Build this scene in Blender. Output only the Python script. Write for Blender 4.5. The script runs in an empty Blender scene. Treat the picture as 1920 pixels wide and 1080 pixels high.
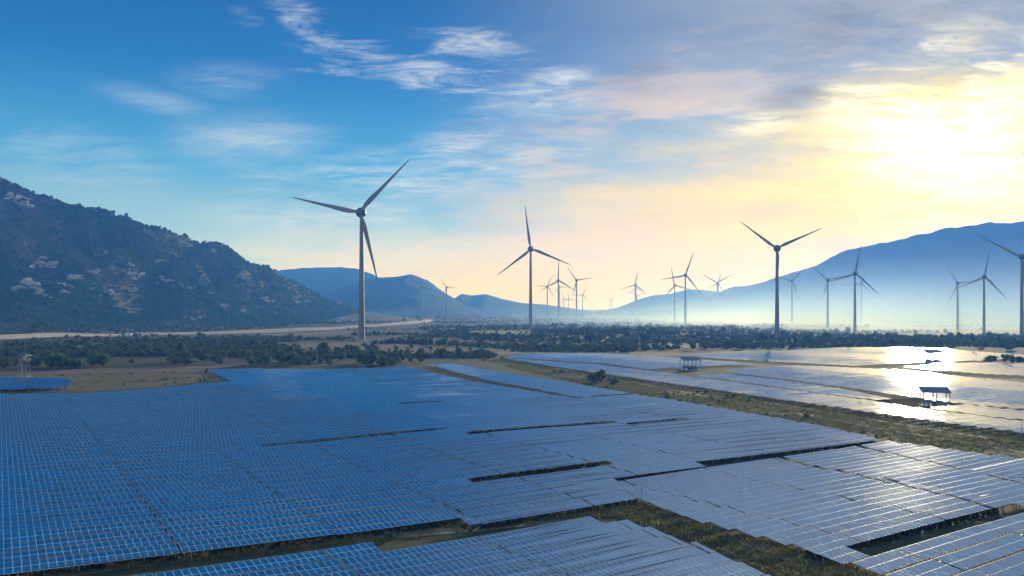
import bpy, bmesh, math, random
import numpy as np
from mathutils import Vector, Matrix

R = math.radians
SC = bpy.context.scene
COL = SC.collection
FPX, HOR, CAMZ = 1600.0, 578.0, 35.0     # focal length in photo pixels, horizon row, eye height (m)

# ------------------------------------------------------------------ camera
cam_d = bpy.data.cameras.new('camera')
cam_d.sensor_width = 36.0
cam_d.lens = 36.0 * FPX / 1920.0
cam_d.shift_y = (HOR - 540.0) / 1920.0
cam_d.clip_start, cam_d.clip_end = 0.5, 60000.0
cam = bpy.data.objects.new('camera', cam_d)
COL.objects.link(cam)
cam.location = (0, 0, CAMZ)
cam.rotation_euler = (R(90), 0, 0)
SC.camera = cam

# ------------------------------------------------------------------ view
SC.view_settings.view_transform = 'Standard'
SC.view_settings.look = 'None'
SC.view_settings.exposure = 1.13
SC.view_settings.gamma = 1.0
SC.view_settings.use_curve_mapping = False

# ------------------------------------------------------------------ sun and sky
SUN_AZ, SUN_EL = R(27.0), R(9.8)
SUN_DIR = Vector((math.sin(SUN_AZ) * math.cos(SUN_EL), math.cos(SUN_AZ) * math.cos(SUN_EL), math.sin(SUN_EL)))
sun_d = bpy.data.lights.new('sun', 'SUN')
sun_d.energy = 2.3
sun_d.color = (1.0, 0.96, 0.94)
sun_d.angle = R(3.0)
sun = bpy.data.objects.new('sun', sun_d)
COL.objects.link(sun)
sun.rotation_euler = (-SUN_DIR).to_track_quat('-Z', 'Y').to_euler()

world = bpy.data.worlds.new('World')
SC.world = world
world.cycles.sampling_method = 'MANUAL'
world.cycles.sample_map_resolution = 512
world.use_nodes = True
NT = world.node_tree
NT.nodes.clear()


class NB:
    """small helper for wiring shader nodes"""
    def __init__(self, nt):
        self.nt = nt

    def n(self, typ, **kw):
        nd = self.nt.nodes.new(typ)
        for k, v in kw.items():
            setattr(nd, k, v)
        return nd

    def put(self, sock, v):
        if isinstance(v, bpy.types.NodeSocket):
            self.nt.links.new(v, sock)
        elif v is not None:
            sock.default_value = v

    def m(self, op, a, b=None, c=None, clamp=False):
        nd = self.n('ShaderNodeMath', operation=op, use_clamp=clamp)
        for i, v in enumerate((a, b, c)):
            self.put(nd.inputs[i], v)
        return nd.outputs[0]

    def vm(self, op, a, b=None, scale=None):
        nd = self.n('ShaderNodeVectorMath', operation=op)
        self.put(nd.inputs[0], a)
        if b is not None:
            self.put(nd.inputs[1], b)
        if scale is not None:
            self.put(nd.inputs['Scale'], scale)
        return nd.outputs['Value'] if op in ('DOT_PRODUCT', 'LENGTH', 'DISTANCE') else nd.outputs[0]

    def mix(self, f, a, b, blend='MIX'):
        nd = self.n('ShaderNodeMix', data_type='RGBA', blend_type=blend)
        self.put(nd.inputs[0], f)
        self.put(nd.inputs[6], a if isinstance(a, bpy.types.NodeSocket) else (*a, 1))
        self.put(nd.inputs[7], b if isinstance(b, bpy.types.NodeSocket) else (*b, 1))
        return nd.outputs[2]

    def ramp(self, f, stops, interp='LINEAR'):
        nd = self.n('ShaderNodeValToRGB')
        nd.color_ramp.interpolation = interp
        el = nd.color_ramp.elements
        while len(el) < len(stops):
            el.new(0.5)
        for e, (p, c) in zip(el, stops):
            e.position = p
            e.color = (*c, 1) if isinstance(c, (tuple, list)) else (c, c, c, 1)
        self.put(nd.inputs[0], f)
        return nd.outputs[0]

    def ss(self, v, lo, hi):
        nd = self.n('ShaderNodeMapRange', interpolation_type='SMOOTHSTEP')
        self.put(nd.inputs[0], v)
        nd.inputs[1].default_value, nd.inputs[2].default_value = lo, hi
        return nd.outputs[0]

    def noise(self, vec, scale, detail=4, rough=0.55, dist=0.0, lac=2.0, dim='3D'):
        nd = self.n('ShaderNodeTexNoise', noise_dimensions=dim)
        if vec is not None:
            self.put(nd.inputs['Vector'], vec)
        self.put(nd.inputs['Scale'], scale)
        nd.inputs['Detail'].default_value = detail
        nd.inputs['Roughness'].default_value = rough
        nd.inputs['Distortion'].default_value = dist
        nd.inputs['Lacunarity'].default_value = lac
        return nd.outputs['Fac']

    def mapping(self, vec, loc=(0, 0, 0), rot=(0, 0, 0), scale=(1, 1, 1)):
        nd = self.n('ShaderNodeMapping')
        self.put(nd.inputs[0], vec)
        nd.inputs[1].default_value, nd.inputs[2].default_value, nd.inputs[3].default_value = loc, rot, scale
        return nd.outputs[0]


def build_sky():
    b = NB(NT)
    d = b.n('ShaderNodeTexCoord').outputs['Generated']
    sep = b.n('ShaderNodeSeparateXYZ')
    b.put(sep.inputs[0], d)
    z = b.m('MAXIMUM', sep.outputs['Z'], 0.0)
    el = b.m('MULTIPLY', b.m('ARCSINE', z), 57.2958)                     # degrees above the horizon
    az = b.m('MULTIPLY', b.m('ARCTAN2', sep.outputs['X'], sep.outputs['Y']), 57.2958)
    ca = b.vm('DOT_PRODUCT', d, tuple(SUN_DIR))
    ang = b.m('MULTIPLY', b.m('ARCCOSINE', b.m('MINIMUM', ca, 0.99999)), 57.2958)   # degrees from the sun
    daz = b.m('ABSOLUTE', b.m('SUBTRACT', az, math.degrees(SUN_AZ)))
    ae = b.n('ShaderNodeCombineXYZ')
    b.put(ae.inputs[0], az)
    b.put(ae.inputs[1], el)
    ae = ae.outputs[0]

    def patch(px, py, sx, sy, rot=0.0, w=1.0):
        """soft-edged area of sky round a direction; sizes in degrees"""
        a = math.degrees(math.atan((px - 960) / FPX))
        e = math.degrees(math.atan((HOR - py) / FPX * math.cos(math.radians(a))))
        nd = b.n('ShaderNodeMapping', vector_type='TEXTURE')
        b.put(nd.inputs[0], ae)
        nd.inputs[1].default_value = (a, e, 0)
        nd.inputs[2].default_value = (0, 0, R(rot))
        nd.inputs[3].default_value = (sx, sy, 1)
        r = b.ss(b.vm('LENGTH', nd.outputs[0]), 1.0, 0.0)
        return r if w == 1.0 else b.m('MULTIPLY', r, w)

    def total(vals):
        r = vals[0]
        for v in vals[1:]:
            r = b.m('MAXIMUM', r, v)
        return r

    # cloud textures: a flat sheet overhead, drawn out by the wind, and its fine fibres
    pz = b.m('ADD', z, 0.13)
    comb = b.n('ShaderNodeCombineXYZ')
    b.put(comb.inputs[0], b.m('DIVIDE', sep.outputs['X'], pz))
    b.put(comb.inputs[1], b.m('DIVIDE', sep.outputs['Y'], pz))
    p = comb.outputs[0]
    w1 = b.noise(b.mapping(p, (3.1, 0.7, 0), (0, 0, R(-25)), (0.9, 1.5, 1)), 1.0, 4, 0.60, 0.0, 2.1, '2D')
    w2 = b.noise(b.mapping(p, (1.2, 4.4, 0), (0, 0, R(-50)), (1.5, 3.6, 1)), 2.3, 6, 0.72, 0.35, 2.1, '2D')
    w3 = b.noise(b.mapping(ae, (0.4, 1.7, 0), (0, 0, R(-9)), (0.055, 0.24, 1)), 1.0, 5, 0.62, 0.2, 2.1, '2D')

    # clear sky
    sky = b.n('ShaderNodeTexSky', sky_type='NISHITA', sun_disc=False, sun_elevation=SUN_EL, sun_rotation=SUN_AZ,
              altitude=20.0, air_density=1.0, dust_density=1.2, ozone_density=3.0)
    base = b.vm('SCALE', sky.outputs[0], scale=0.05)
    blue = b.ramp(b.m('DIVIDE', el, 90.0),
                  [(0.0, (0.62, 0.66, 0.62)), (0.05, (0.36, 0.56, 0.68)), (0.10, (0.06, 0.335, 0.63)),
                   (0.17, (0.010, 0.15, 0.43)), (0.24, (0.004, 0.085, 0.275)), (0.45, (0.004, 0.078, 0.265)), (1.0, (0.003, 0.065, 0.24))])
    col = b.mix(0.06, blue, base)
    # sky opposite the sun, out of view, brightened as fill light for the land
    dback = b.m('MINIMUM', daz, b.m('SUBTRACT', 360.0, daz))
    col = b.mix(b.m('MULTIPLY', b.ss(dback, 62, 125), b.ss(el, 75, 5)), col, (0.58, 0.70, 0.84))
    # the upper sky turns grey towards the sun, through a thin veil
    col = b.mix(b.m('MULTIPLY', b.ss(daz, 35, 8), 0.8), col,
                b.ramp(b.m('DIVIDE', el, 90.0), [(0.0, (0.80, 0.72, 0.56)), (0.14, (0.44, 0.48, 0.50)), (0.20, (0.27, 0.31, 0.36)), (0.30, (0.44, 0.50, 0.57)), (0.55, (0.16, 0.27, 0.42)), (1.0, (0.02, 0.08, 0.2))]))  # brightened above the view to silver the reflections in the panels
    # pale veils on the blue side
    veil = total([patch(480, 265, 8, 2.6, 3, 0.6), patch(860, 270, 6, 2.4, 22), patch(700, 345, 13, 3.2, 4), patch(430, 150, 5, 1.6, 4, 0.35),
                  patch(300, 192, 5, 1.2, -8, 0.35), patch(1020, 190, 7, 2.0, 5), patch(140, 300, 10, 3.0, -8, 0.4), patch(620, 400, 12, 2.4, 0), patch(880, 320, 12, 3.0, 12)])
    veil = b.m('MULTIPLY', veil, b.ss(b.m('ADD', b.m('MULTIPLY', w2, 0.55), b.m('MULTIPLY', w3, 0.6)), 0.42, 0.78))
    col = b.mix(b.m('MULTIPLY', veil, 0.85), col, (0.68, 0.74, 0.80))
    # the creamy, sunlit low sky: its upper edge climbs towards the sun
    edge = b.m('SUBTRACT', 14.5, b.m('MULTIPLY', daz, 0.27))
    q = b.m('ADD', b.m('SUBTRACT', edge, el), b.m('MULTIPLY', b.m('SUBTRACT', b.m('ADD', b.m('MULTIPLY', w3, 0.7), b.m('MULTIPLY', w1, 0.3)), 0.5), 15.0))
    lit = b.ss(q, -3.0, 5.5)
    warm = b.ramp(b.m('DIVIDE', ang, 70.0),
                  [(0.0, (1.08, 0.88, 0.26)), (0.12, (1.0, 0.76, 0.16)), (0.25, (0.96, 0.70, 0.16)), (0.42, (0.95, 0.73, 0.34)),
                   (0.6, (0.84, 0.80, 0.70)), (0.85, (0.62, 0.72, 0.75)), (1.0, (0.5, 0.64, 0.72))])
    low = b.mix(b.m('MULTIPLY', b.ss(el, 7.0, 0.5), b.ss(daz, 62, 25)), warm, (0.97, 0.75, 0.24))
    col = b.mix(b.m('MULTIPLY', lit, b.ss(daz, 75, 30)), col, low)
    # flesh-grey bars of thicker cloud inside the glow
    bars = b.m('MULTIPLY', b.ss(b.noise(b.mapping(ae, (7.4, 2.2, 0), (0, 0, R(-7)), (0.05, 0.27, 1)), 1.0, 4, 0.6, 0.0, 2.1, '2D'), 0.50, 0.68), b.ss(el, 20, 10))
    bars = b.m('MULTIPLY', bars, b.m('MULTIPLY', b.ss(daz, 36, 16), 0.8))
    col = b.mix(bars, col, (0.80, 0.60, 0.42))
    puff = b.m('MULTIPLY', total([patch(1620, 340, 2.2, 0.5, 0), patch(1320, 305, 3.5, 1.1, 8), patch(1490, 185, 4.6, 1.6, 14), patch(1560, 60, 6, 2.4, 20), patch(1720, 45, 5, 1.5, 14), patch(1250, 140, 6, 1.6, 8), patch(1650, 430, 4, 0.6, 3), patch(1420, 400, 5, 0.9, 5)]), b.ss(w3, 0.34, 0.56))
    col = b.mix(b.m('MULTIPLY', puff, 0.72), col, b.mix(b.ss(el, 9, 13), (0.86, 0.60, 0.35), (0.17, 0.20, 0.24)))
    # white wind-torn wisps high on the blue side
    wisp = total([patch(580, 45, 5.0, 1.9, -30), patch(660, 108, 6.5, 2.2, 2), patch(910, 90, 8.0, 2.8, -4), patch(1030, 152, 6.0, 1.6, 12),
                  patch(465, 33, 2.4, 1.0, -8, 0.45), patch(1165, 122, 2.2, 1.3, -20, 0.25), patch(820, 145, 7.0, 2.4, -10), patch(1330, 200, 2.2, 0.6, 10, 0.3),
                  patch(430, 152, 5.2, 1.6, 4, 0.16), patch(325, 195, 5.6, 1.3, -10, 0.16), patch(30, 105, 4.0, 0.9, 0, 0.15)])
    wf = b.ss(b.m('ADD', b.m('ADD', b.m('MULTIPLY', w2, 0.75), b.m('MULTIPLY', w1, 0.35)), b.m('MULTIPLY', wisp, 0.17)), 0.56, 0.98)
    col = b.mix(b.m('MULTIPLY', b.m('MULTIPLY', b.ss(wisp, 0.0, 0.7), wf), 0.95, clamp=True), col, (0.72, 0.76, 0.80))
    # bright rim of the cloud bank round the sun
    rim = total([patch(1430, 232, 3.4, 1.1, 4), patch(1680, 115, 5.5, 1.5, 8), patch(1860, 120, 4.5, 1.8, 18), patch(1600, 185, 3.2, 2.6, 30), patch(1760, 220, 7, 4.5, 0)])
    rim = b.m('MULTIPLY', rim, b.ss(b.m('ADD', b.m('MULTIPLY', w2, 0.5), b.m('MULTIPLY', w1, 0.5)), 0.44, 0.56))
    col = b.mix(b.m('MULTIPLY', rim, 0.9), col, (1.0, 0.90, 0.62))
    # glare of the sun through the cloud
    glow = b.m('ADD', b.m('MULTIPLY', b.m('POWER', b.ss(ang, 10, 0.0), 1.8), 1.3), b.m('MULTIPLY', b.m('POWER', b.ss(ang, 34, 0.0), 1.8), 0.12))
    glow = b.m('MULTIPLY', glow, b.ss(b.m('ADD', b.m('MULTIPLY', w2, 0.5), b.m('MULTIPLY', w1, 0.5)), 0.36, 0.64))
    gc = b.n('ShaderNodeMix', data_type='RGBA', blend_type='ADD')
    b.put(gc.inputs[0], glow)
    b.put(gc.inputs[6], col)
    gc.inputs[7].default_value = (1.5, 1.25, 0.75, 1)
    col = gc.outputs[2]
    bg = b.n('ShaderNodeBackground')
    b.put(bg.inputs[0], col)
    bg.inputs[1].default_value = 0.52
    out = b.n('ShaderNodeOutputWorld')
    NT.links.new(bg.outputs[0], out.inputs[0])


build_sky()

SC.cycles.use_adaptive_sampling = True
SC.cycles.adaptive_threshold = 0.02
SC.cycles.use_denoising = True
SC.cycles.max_bounces = 4
SC.cycles.diffuse_bounces = 2
SC.cycles.glossy_bounces = 2
SC.cycles.transparent_max_bounces = 8
SC.cycles.volume_bounces = 0

rng = np.random.default_rng(7)
random.seed(7)


# ------------------------------------------------------------------ helpers
def terrain(x, y):
    """height of the ground (m): gently rolling, a little more so far off"""
    x = np.asarray(x, float)
    y = np.asarray(y, float)
    near = 0.50 * np.sin(x * 0.023 + 1.3) * np.cos(y * 0.019 + 0.4) + 0.30 * np.sin(x * 0.041 + y * 0.027 + 2.0) + 0.07 * np.sin(x * 0.083 - y * 0.066)
    far = 2.2 * np.sin(x * 0.0061 + 0.6) * np.sin(y * 0.0052 + 1.1) + 1.3 * np.sin(x * 0.013 - y * 0.011)
    k = np.clip((y - 480) / 500, 0, 1)
    return near + far * k * np.clip((9000 - y) / 4000, 0, 1)


def gp(px, py, z=0.0):
    """the place on level z that the photograph shows at a pixel"""
    d = FPX * (CAMZ - z) / (py - HOR)
    return ((px - 960.0) / FPX * d, d)


def tag(o, label=None, cat=None, group=None, kind=None):
    for k, v in (('label', label), ('category', cat), ('group', group), ('kind', kind)):
        if v:
            o[k] = v
    return o


def link(name, data, parent=None, loc=None):
    o = bpy.data.objects.new(name, data)
    COL.objects.link(o)
    if parent is not None:
        o.parent = parent
    if loc is not None:
        o.location = loc
    return o


def mesh_np(name, verts, faces, mats, midx=None, smooth=False):
    """mesh from arrays; faces is an (n,3) or (n,4) array"""
    verts = np.asarray(verts, np.float32).reshape(-1, 3)
    faces = np.asarray(faces, np.int32)
    me = bpy.data.meshes.new(name)
    n, k = faces.shape
    me.vertices.add(len(verts))
    me.vertices.foreach_set('co', verts.ravel())
    me.loops.add(n * k)
    me.loops.foreach_set('vertex_index', faces.ravel())
    me.polygons.add(n)
    me.polygons.foreach_set('loop_start', np.arange(0, n * k, k, dtype=np.int32))
    if midx is not None:
        me.polygons.foreach_set('material_index', np.asarray(midx, np.int32))
    me.polygons.foreach_set('use_smooth', np.full(n, bool(smooth)))
    for m in (mats if isinstance(mats, (list, tuple)) else [mats]):
        me.materials.append(m)
    me.update(calc_edges=True)
    return me


class MB:
    """collects boxes, tubes and lathes into one mesh"""
    def __init__(self):
        self.v, self.f = [], []

    def add(self, vs, fs):
        o = len(self.v)
        self.v += [tuple(p) for p in vs]
        self.f += [tuple(i + o for i in f) for f in fs]
        return self

    def box(self, c, s, rz=0.0):
        cx, cy, cz = c
        hx, hy, hz = s[0] / 2, s[1] / 2, s[2] / 2
        ca, sa = math.cos(rz), math.sin(rz)
        vs = []
        for dz in (-hz, hz):
            for dx, dy in ((-hx, -hy), (hx, -hy), (hx, hy), (-hx, hy)):
                vs.append((cx + dx * ca - dy * sa, cy + dx * sa + dy * ca, cz + dz))
        return self.add(vs, [(3, 2, 1, 0), (4, 5, 6, 7), (0, 1, 5, 4), (1, 2, 6, 5), (2, 3, 7, 6), (3, 0, 4, 7)])

    def tube(self, p0, p1, r0, r1=None, n=8):
        r1 = r0 if r1 is None else r1
        p0, p1 = Vector(p0), Vector(p1)
        ax = (p1 - p0).normalized()
        s = ax.orthogonal().normalized()
        t = ax.cross(s)
        vs = [p + (s * math.cos(2 * math.pi * i / n) + t * math.sin(2 * math.pi * i / n)) * r for p, r in ((p0, r0), (p1, r1)) for i in range(n)]
        fs = [(i, (i + 1) % n, n + (i + 1) % n, n + i) for i in range(n)]
        fs += [tuple(reversed(range(n))), tuple(range(n, 2 * n))]
        return self.add(vs, fs)

    def lathe(self, prof, n=24, mat=None):
        """prof: list of (radius, height) about z; mat places it"""
        vs = []
        for r, h in prof:
            for i in range(n):
                a = 2 * math.pi * i / n
                p = Vector((r * math.cos(a), r * math.sin(a), h))
                vs.append(mat @ p if mat else p)
        fs = []
        for k in range(len(prof) - 1):
            for i in range(n):
                j = (i + 1) % n
                fs.append((k * n + i, k * n + j, (k + 1) * n + j, (k + 1) * n + i))
        fs += [tuple(reversed(range(n))), tuple(range((len(prof) - 1) * n, len(prof) * n))]
        return self.add(vs, fs)

    def mesh(self, name, mat, smooth=False):
        me = bpy.data.meshes.new(name)
        me.from_pydata([tuple(p) for p in self.v], [], self.f)
        for m in (mat if isinstance(mat, (list, tuple)) else [mat]):
            me.materials.append(m)
        if smooth:
            me.polygons.foreach_set('use_smooth', [True] * len(me.polygons))
            me.set_sharp_from_angle(angle=R(35))
        me.update()
        return me

    def build(self, name, mat, parent=None, loc=None, smooth=False):
        return link(name, self.mesh(name, mat, smooth), parent, loc)


# ------------------------------------------------------------------ materials
def mat(name, color=(0.5, 0.5, 0.5), rough=0.6, metal=0.0, ior=1.45, spec=0.5):
    m = bpy.data.materials.new(name)
    m.use_nodes = True
    p = m.node_tree.nodes['Principled BSDF']
    p.inputs['Base Color'].default_value = (*color, 1)
    p.inputs['Roughness'].default_value = rough
    p.inputs['Metallic'].default_value = metal
    p.inputs['IOR'].default_value = ior
    p.inputs['Specular IOR Level'].default_value = spec
    return m, NB(m.node_tree), p


def mottled(name, c0, c1, scale=0.5, rough=0.7, detail=4, bump=0.0, lo=0.35, hi=0.65, **kw):
    m, b, p = mat(name, c0, rough, **kw)
    pos = b.n('ShaderNodeNewGeometry').outputs['Position']
    f = b.noise(pos, scale, detail, 0.6)
    b.put(p.inputs['Base Color'], b.mix(b.ss(f, lo, hi), c0, c1))
    if bump:
        bn = b.n('ShaderNodeBump')
        bn.inputs['Strength'].default_value = bump
        b.put(bn.inputs['Height'], f)
        b.put(p.inputs['Normal'], bn.outputs[0])
    return m


def leaf_mat(name, c0, c1, c2):
    """foliage: colour drifts from tree to tree and clump to clump"""
    m, b, p = mat(name, c0, 0.75, spec=0.25)
    oi = b.n('ShaderNodeObjectInfo').outputs['Random']
    pos = b.n('ShaderNodeNewGeometry').outputs['Position']
    f = b.noise(pos, 0.35, 3, 0.6)
    c = b.mix(b.ss(f, 0.35, 0.65), c0, c1)
    c = b.mix(b.m('MULTIPLY', oi, 0.8), c, c2)
    b.put(p.inputs['Base Color'], c)
    nt = m.node_tree
    tr = b.n('ShaderNodeBsdfTranslucent')
    b.put(tr.inputs[0], c)
    ms = b.n('ShaderNodeMixShader')
    ms.inputs[0].default_value = 0.4
    nt.links.new(p.outputs[0], ms.inputs[1])
    nt.links.new(tr.outputs[0], ms.inputs[2])
    nt.links.new(ms.outputs[0], nt.nodes['Material Output'].inputs[0])
    return m


M = {}


def build_materials():
    # solar glass: blue cells under glass, some modules a shade darker, dust in patches
    m, b, p = mat('solar_glass', (0.012, 0.05, 0.14), 0.12, metal=0.15, ior=4.0, spec=0.5)
    g = b.n('ShaderNodeNewGeometry')
    rnd = g.outputs['Random Per Island']
    oi = b.n('ShaderNodeObjectInfo').outputs['Random']
    r = b.m('FRACT', b.m('ADD', rnd, oi))
    dust = b.noise(g.outputs['Position'], 0.035, 4, 0.6)
    c = b.mix(b.m('ADD', b.m('MULTIPLY', r, 0.6), b.m('MULTIPLY', oi, 0.4)), (0.002, 0.095, 0.200), (0.005, 0.195, 0.41))
    c = b.mix(b.m('MULTIPLY', b.ss(dust, 0.45, 0.75), 0.25), c, (0.05, 0.085, 0.13))
    b.put(p.inputs['Base Color'], c)
    b.put(p.inputs['Roughness'], b.m('ADD', 0.05, b.m('MULTIPLY', b.ss(dust, 0.4, 0.8), 0.03)))
    M['glass'] = m
    M['frame'] = mat('aluminium_frame', (0.50, 0.72, 0.88), 0.45)[0]
    M['back'] = mat('panel_back', (0.10, 0.10, 0.11), 0.7)[0]
    M['steel'] = mottled('galvanised_steel', (0.30, 0.31, 0.32), (0.20, 0.21, 0.22), 2.0, 0.5, metal=0.4)
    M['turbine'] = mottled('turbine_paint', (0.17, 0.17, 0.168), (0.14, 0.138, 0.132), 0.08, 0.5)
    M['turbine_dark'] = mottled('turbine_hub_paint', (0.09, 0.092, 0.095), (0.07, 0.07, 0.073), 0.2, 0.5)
    M['red'] = mat('red_paint', (0.42, 0.07, 0.035), 0.5)[0]
    M['white'] = mottled('white_paint', (0.74, 0.74, 0.72), (0.60, 0.60, 0.57), 0.8, 0.5)
    M['concrete'] = mottled('concrete', (0.36, 0.35, 0.33), (0.24, 0.235, 0.22), 0.7, 0.85, bump=0.2)
    M['roof_green'] = mottled('green_roof_sheet', (0.10, 0.22, 0.18), (0.07, 0.15, 0.13), 0.6, 0.5)
    M['roof_grey'] = mottled('grey_roof_sheet', (0.17, 0.24, 0.28), (0.12, 0.17, 0.20), 0.6, 0.85)
    M['cabinet'] = mottled('blue_grey_cabinet', (0.12, 0.24, 0.33), (0.08, 0.16, 0.22), 0.8, 0.5)
    M['dark'] = mat('dark_opening', (0.02, 0.022, 0.025), 0.6)[0]
    M['tyre'] = mat('tyre_rubber', (0.02, 0.02, 0.02), 0.8)[0]
    M['truck_green'] = mat('green_truck_paint', (0.02, 0.20, 0.12), 0.4)[0]
    M['bark'] = mottled('bark', (0.09, 0.065, 0.045), (0.05, 0.038, 0.028), 1.5, 0.9)
    M['leaf'] = leaf_mat('leaves', (0.075, 0.145, 0.060), (0.15, 0.23, 0.085), (0.14, 0.165, 0.075))
    M['leaf_dark'] = leaf_mat('hill_leaves', (0.050, 0.16, 0.060), (0.11, 0.25, 0.080), (0.095, 0.20, 0.07))
    M['leaf_dry'] = leaf_mat('dry_leaves', (0.075, 0.060, 0.025), (0.10, 0.085, 0.035), (0.06, 0.07, 0.028))
    M['weed'] = leaf_mat('shade_weed_leaves', (0.030, 0.045, 0.020), (0.050, 0.065, 0.026), (0.045, 0.050, 0.024))  # dark leaves of the undergrowth added as shade
    M['grass'] = leaf_mat('grass_blades', (0.12, 0.17, 0.060), (0.26, 0.22, 0.10), (0.18, 0.17, 0.075))
    M['rock'] = mottled('granite', (0.58, 0.50, 0.45), (0.30, 0.27, 0.25), 0.12, 0.9, 6, bump=0.6)
    M['road'] = mottled('pale_dirt_road', (0.50, 0.42, 0.32), (0.40, 0.33, 0.25), 0.15, 0.9)
    M['field'] = mottled('ploughed_soil', (0.13, 0.075, 0.052), (0.08, 0.052, 0.038), 0.06, 0.95, 6)
    M['dry_field'] = mottled('dry_grass_field', (0.115, 0.098, 0.060), (0.070, 0.070, 0.040), 0.05, 0.95, 6)
    M['green_field'] = mottled('green_field_grass', (0.085, 0.12, 0.04), (0.13, 0.13, 0.055), 0.05, 0.95, 6)
    M['track'] = mottled('dirt_track', (0.28, 0.22, 0.14), (0.18, 0.155, 0.085), 0.25, 0.95, 6)

    # open ground: dry grass, green growth and bare soil in drifts
    m, b, p = mat('ground_soil_and_grass', rough=0.95, spec=0.2)
    pos = b.n('ShaderNodeNewGeometry').outputs['Position']
    big = b.noise(pos, 0.010, 5, 0.6)
    mid = b.noise(pos, 0.06, 5, 0.65)
    fin = b.noise(pos, 0.9, 5, 0.7)
    c = b.mix(b.ss(mid, 0.38, 0.62), (0.052, 0.072, 0.028), (0.092, 0.090, 0.044))
    c = b.mix(b.m('MULTIPLY', b.ss(big, 0.54, 0.70), 0.6), c, (0.10, 0.075, 0.05))
    c = b.mix(b.m('MULTIPLY', b.ss(fin, 0.45, 0.72), 0.6), c, (0.035, 0.042, 0.017))
    b.put(p.inputs['Base Color'], c)
    bn = b.n('ShaderNodeBump')
    bn.inputs['Strength'].default_value = 0.7
    bn.inputs['Distance'].default_value = 0.35
    b.put(bn.inputs['Height'], b.m('ADD', fin, b.m('MULTIPLY', mid, 2.0)))
    b.put(p.inputs['Normal'], bn.outputs[0])
    M['ground'] = m

    # wooded mountain sides, seen from afar
    m, b, p = mat('mountain_woodland', rough=0.95, spec=0.15)
    pos = b.n('ShaderNodeNewGeometry').outputs['Position']
    big = b.noise(pos, 0.0035, 6, 0.62)
    fin = b.noise(pos, 0.03, 6, 0.7)
    c = b.mix(b.ss(big, 0.40, 0.62), (0.012, 0.035, 0.024), (0.026, 0.052, 0.032))
    c = b.mix(b.m('MULTIPLY', b.ss(fin, 0.52, 0.75), 0.5), c, (0.045, 0.055, 0.042))
    b.put(p.inputs['Base Color'], c)
    bn = b.n('ShaderNodeBump')
    bn.inputs['Strength'].default_value = 1.0
    bn.inputs['Distance'].default_value = 14.0
    b.put(bn.inputs['Height'], b.m('ADD', fin, big))
    b.put(p.inputs['Normal'], bn.outputs[0])
    M['mountain'] = m
    # soil under the hill's trees, with bare granite showing
    m, b, p = mat('hill_soil', rough=0.95, spec=0.15)
    pos = b.n('ShaderNodeNewGeometry').outputs['Position']
    fin = b.noise(pos, 0.02, 6, 0.66)
    c = b.mix(b.ss(fin, 0.40, 0.60), (0.050, 0.075, 0.034), (0.14, 0.12, 0.075))
    b.put(p.inputs['Base Color'], c)
    M['hill'] = m


build_materials()

# ------------------------------------------------------------------ ground
def fan_axis():
    ys = [-120.0]
    while ys[-1] < 24000:
        ys.append(ys[-1] + 2.5 + max(0.0, (ys[-1] - 60)) * 0.018)
    return np.array(ys)


def build_ground():
    ys = fan_axis()
    s = np.linspace(-1, 1, 261)
    X = s[None, :] * (260 + 1.05 * np.maximum(ys, 0))[:, None]
    Y = np.repeat(ys[:, None], len(s), 1)
    Z = terrain(X, Y)
    v = np.stack([X, Y, Z], -1).reshape(-1, 3)
    n, k = len(ys), len(s)
    i = np.arange((n - 1) * (k - 1))
    a = (i // (k - 1)) * k + i % (k - 1)
    f = np.stack([a, a + 1, a + k + 1, a + k], 1)
    tag(link('ground', mesh_np('ground', v, f, M['ground'], smooth=True)), kind='structure')


build_ground()


def draped(name, near, far, material, nu=40, nv=6, lift=0.08, rag=0.0):
    """sheet of ground between two pixel polylines (near edge, far edge), laid on the terrain"""
    def res(pl):
        pts = [gp(*q) for q in pl]
        L = np.linspace(0, len(pts) - 1, nu)
        k = np.minimum(L.astype(int), len(pts) - 2)
        t = (L - k)[:, None]
        P = np.array(pts)
        return P[k] * (1 - t) + P[k + 1] * t
    A, B = res(near), res(far)
    if rag:
        A = A + rng.normal(0, rag, A.shape)
        B = B + rng.normal(0, rag, B.shape)
    t = np.linspace(0, 1, nv)[:, None, None]
    P = A[None] * (1 - t) + B[None] * t
    z = terrain(P[..., 0], P[..., 1]) + lift
    v = np.concatenate([P, z[..., None]], -1).reshape(-1, 3)
    i = np.arange((nv - 1) * (nu - 1))
    a = (i // (nu - 1)) * nu + i % (nu - 1)
    f = np.stack([a, a + 1, a + nu + 1, a + nu], 1)
    return tag(link(name, mesh_np(name, v, f, M[material], smooth=True)), kind='structure')


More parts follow.
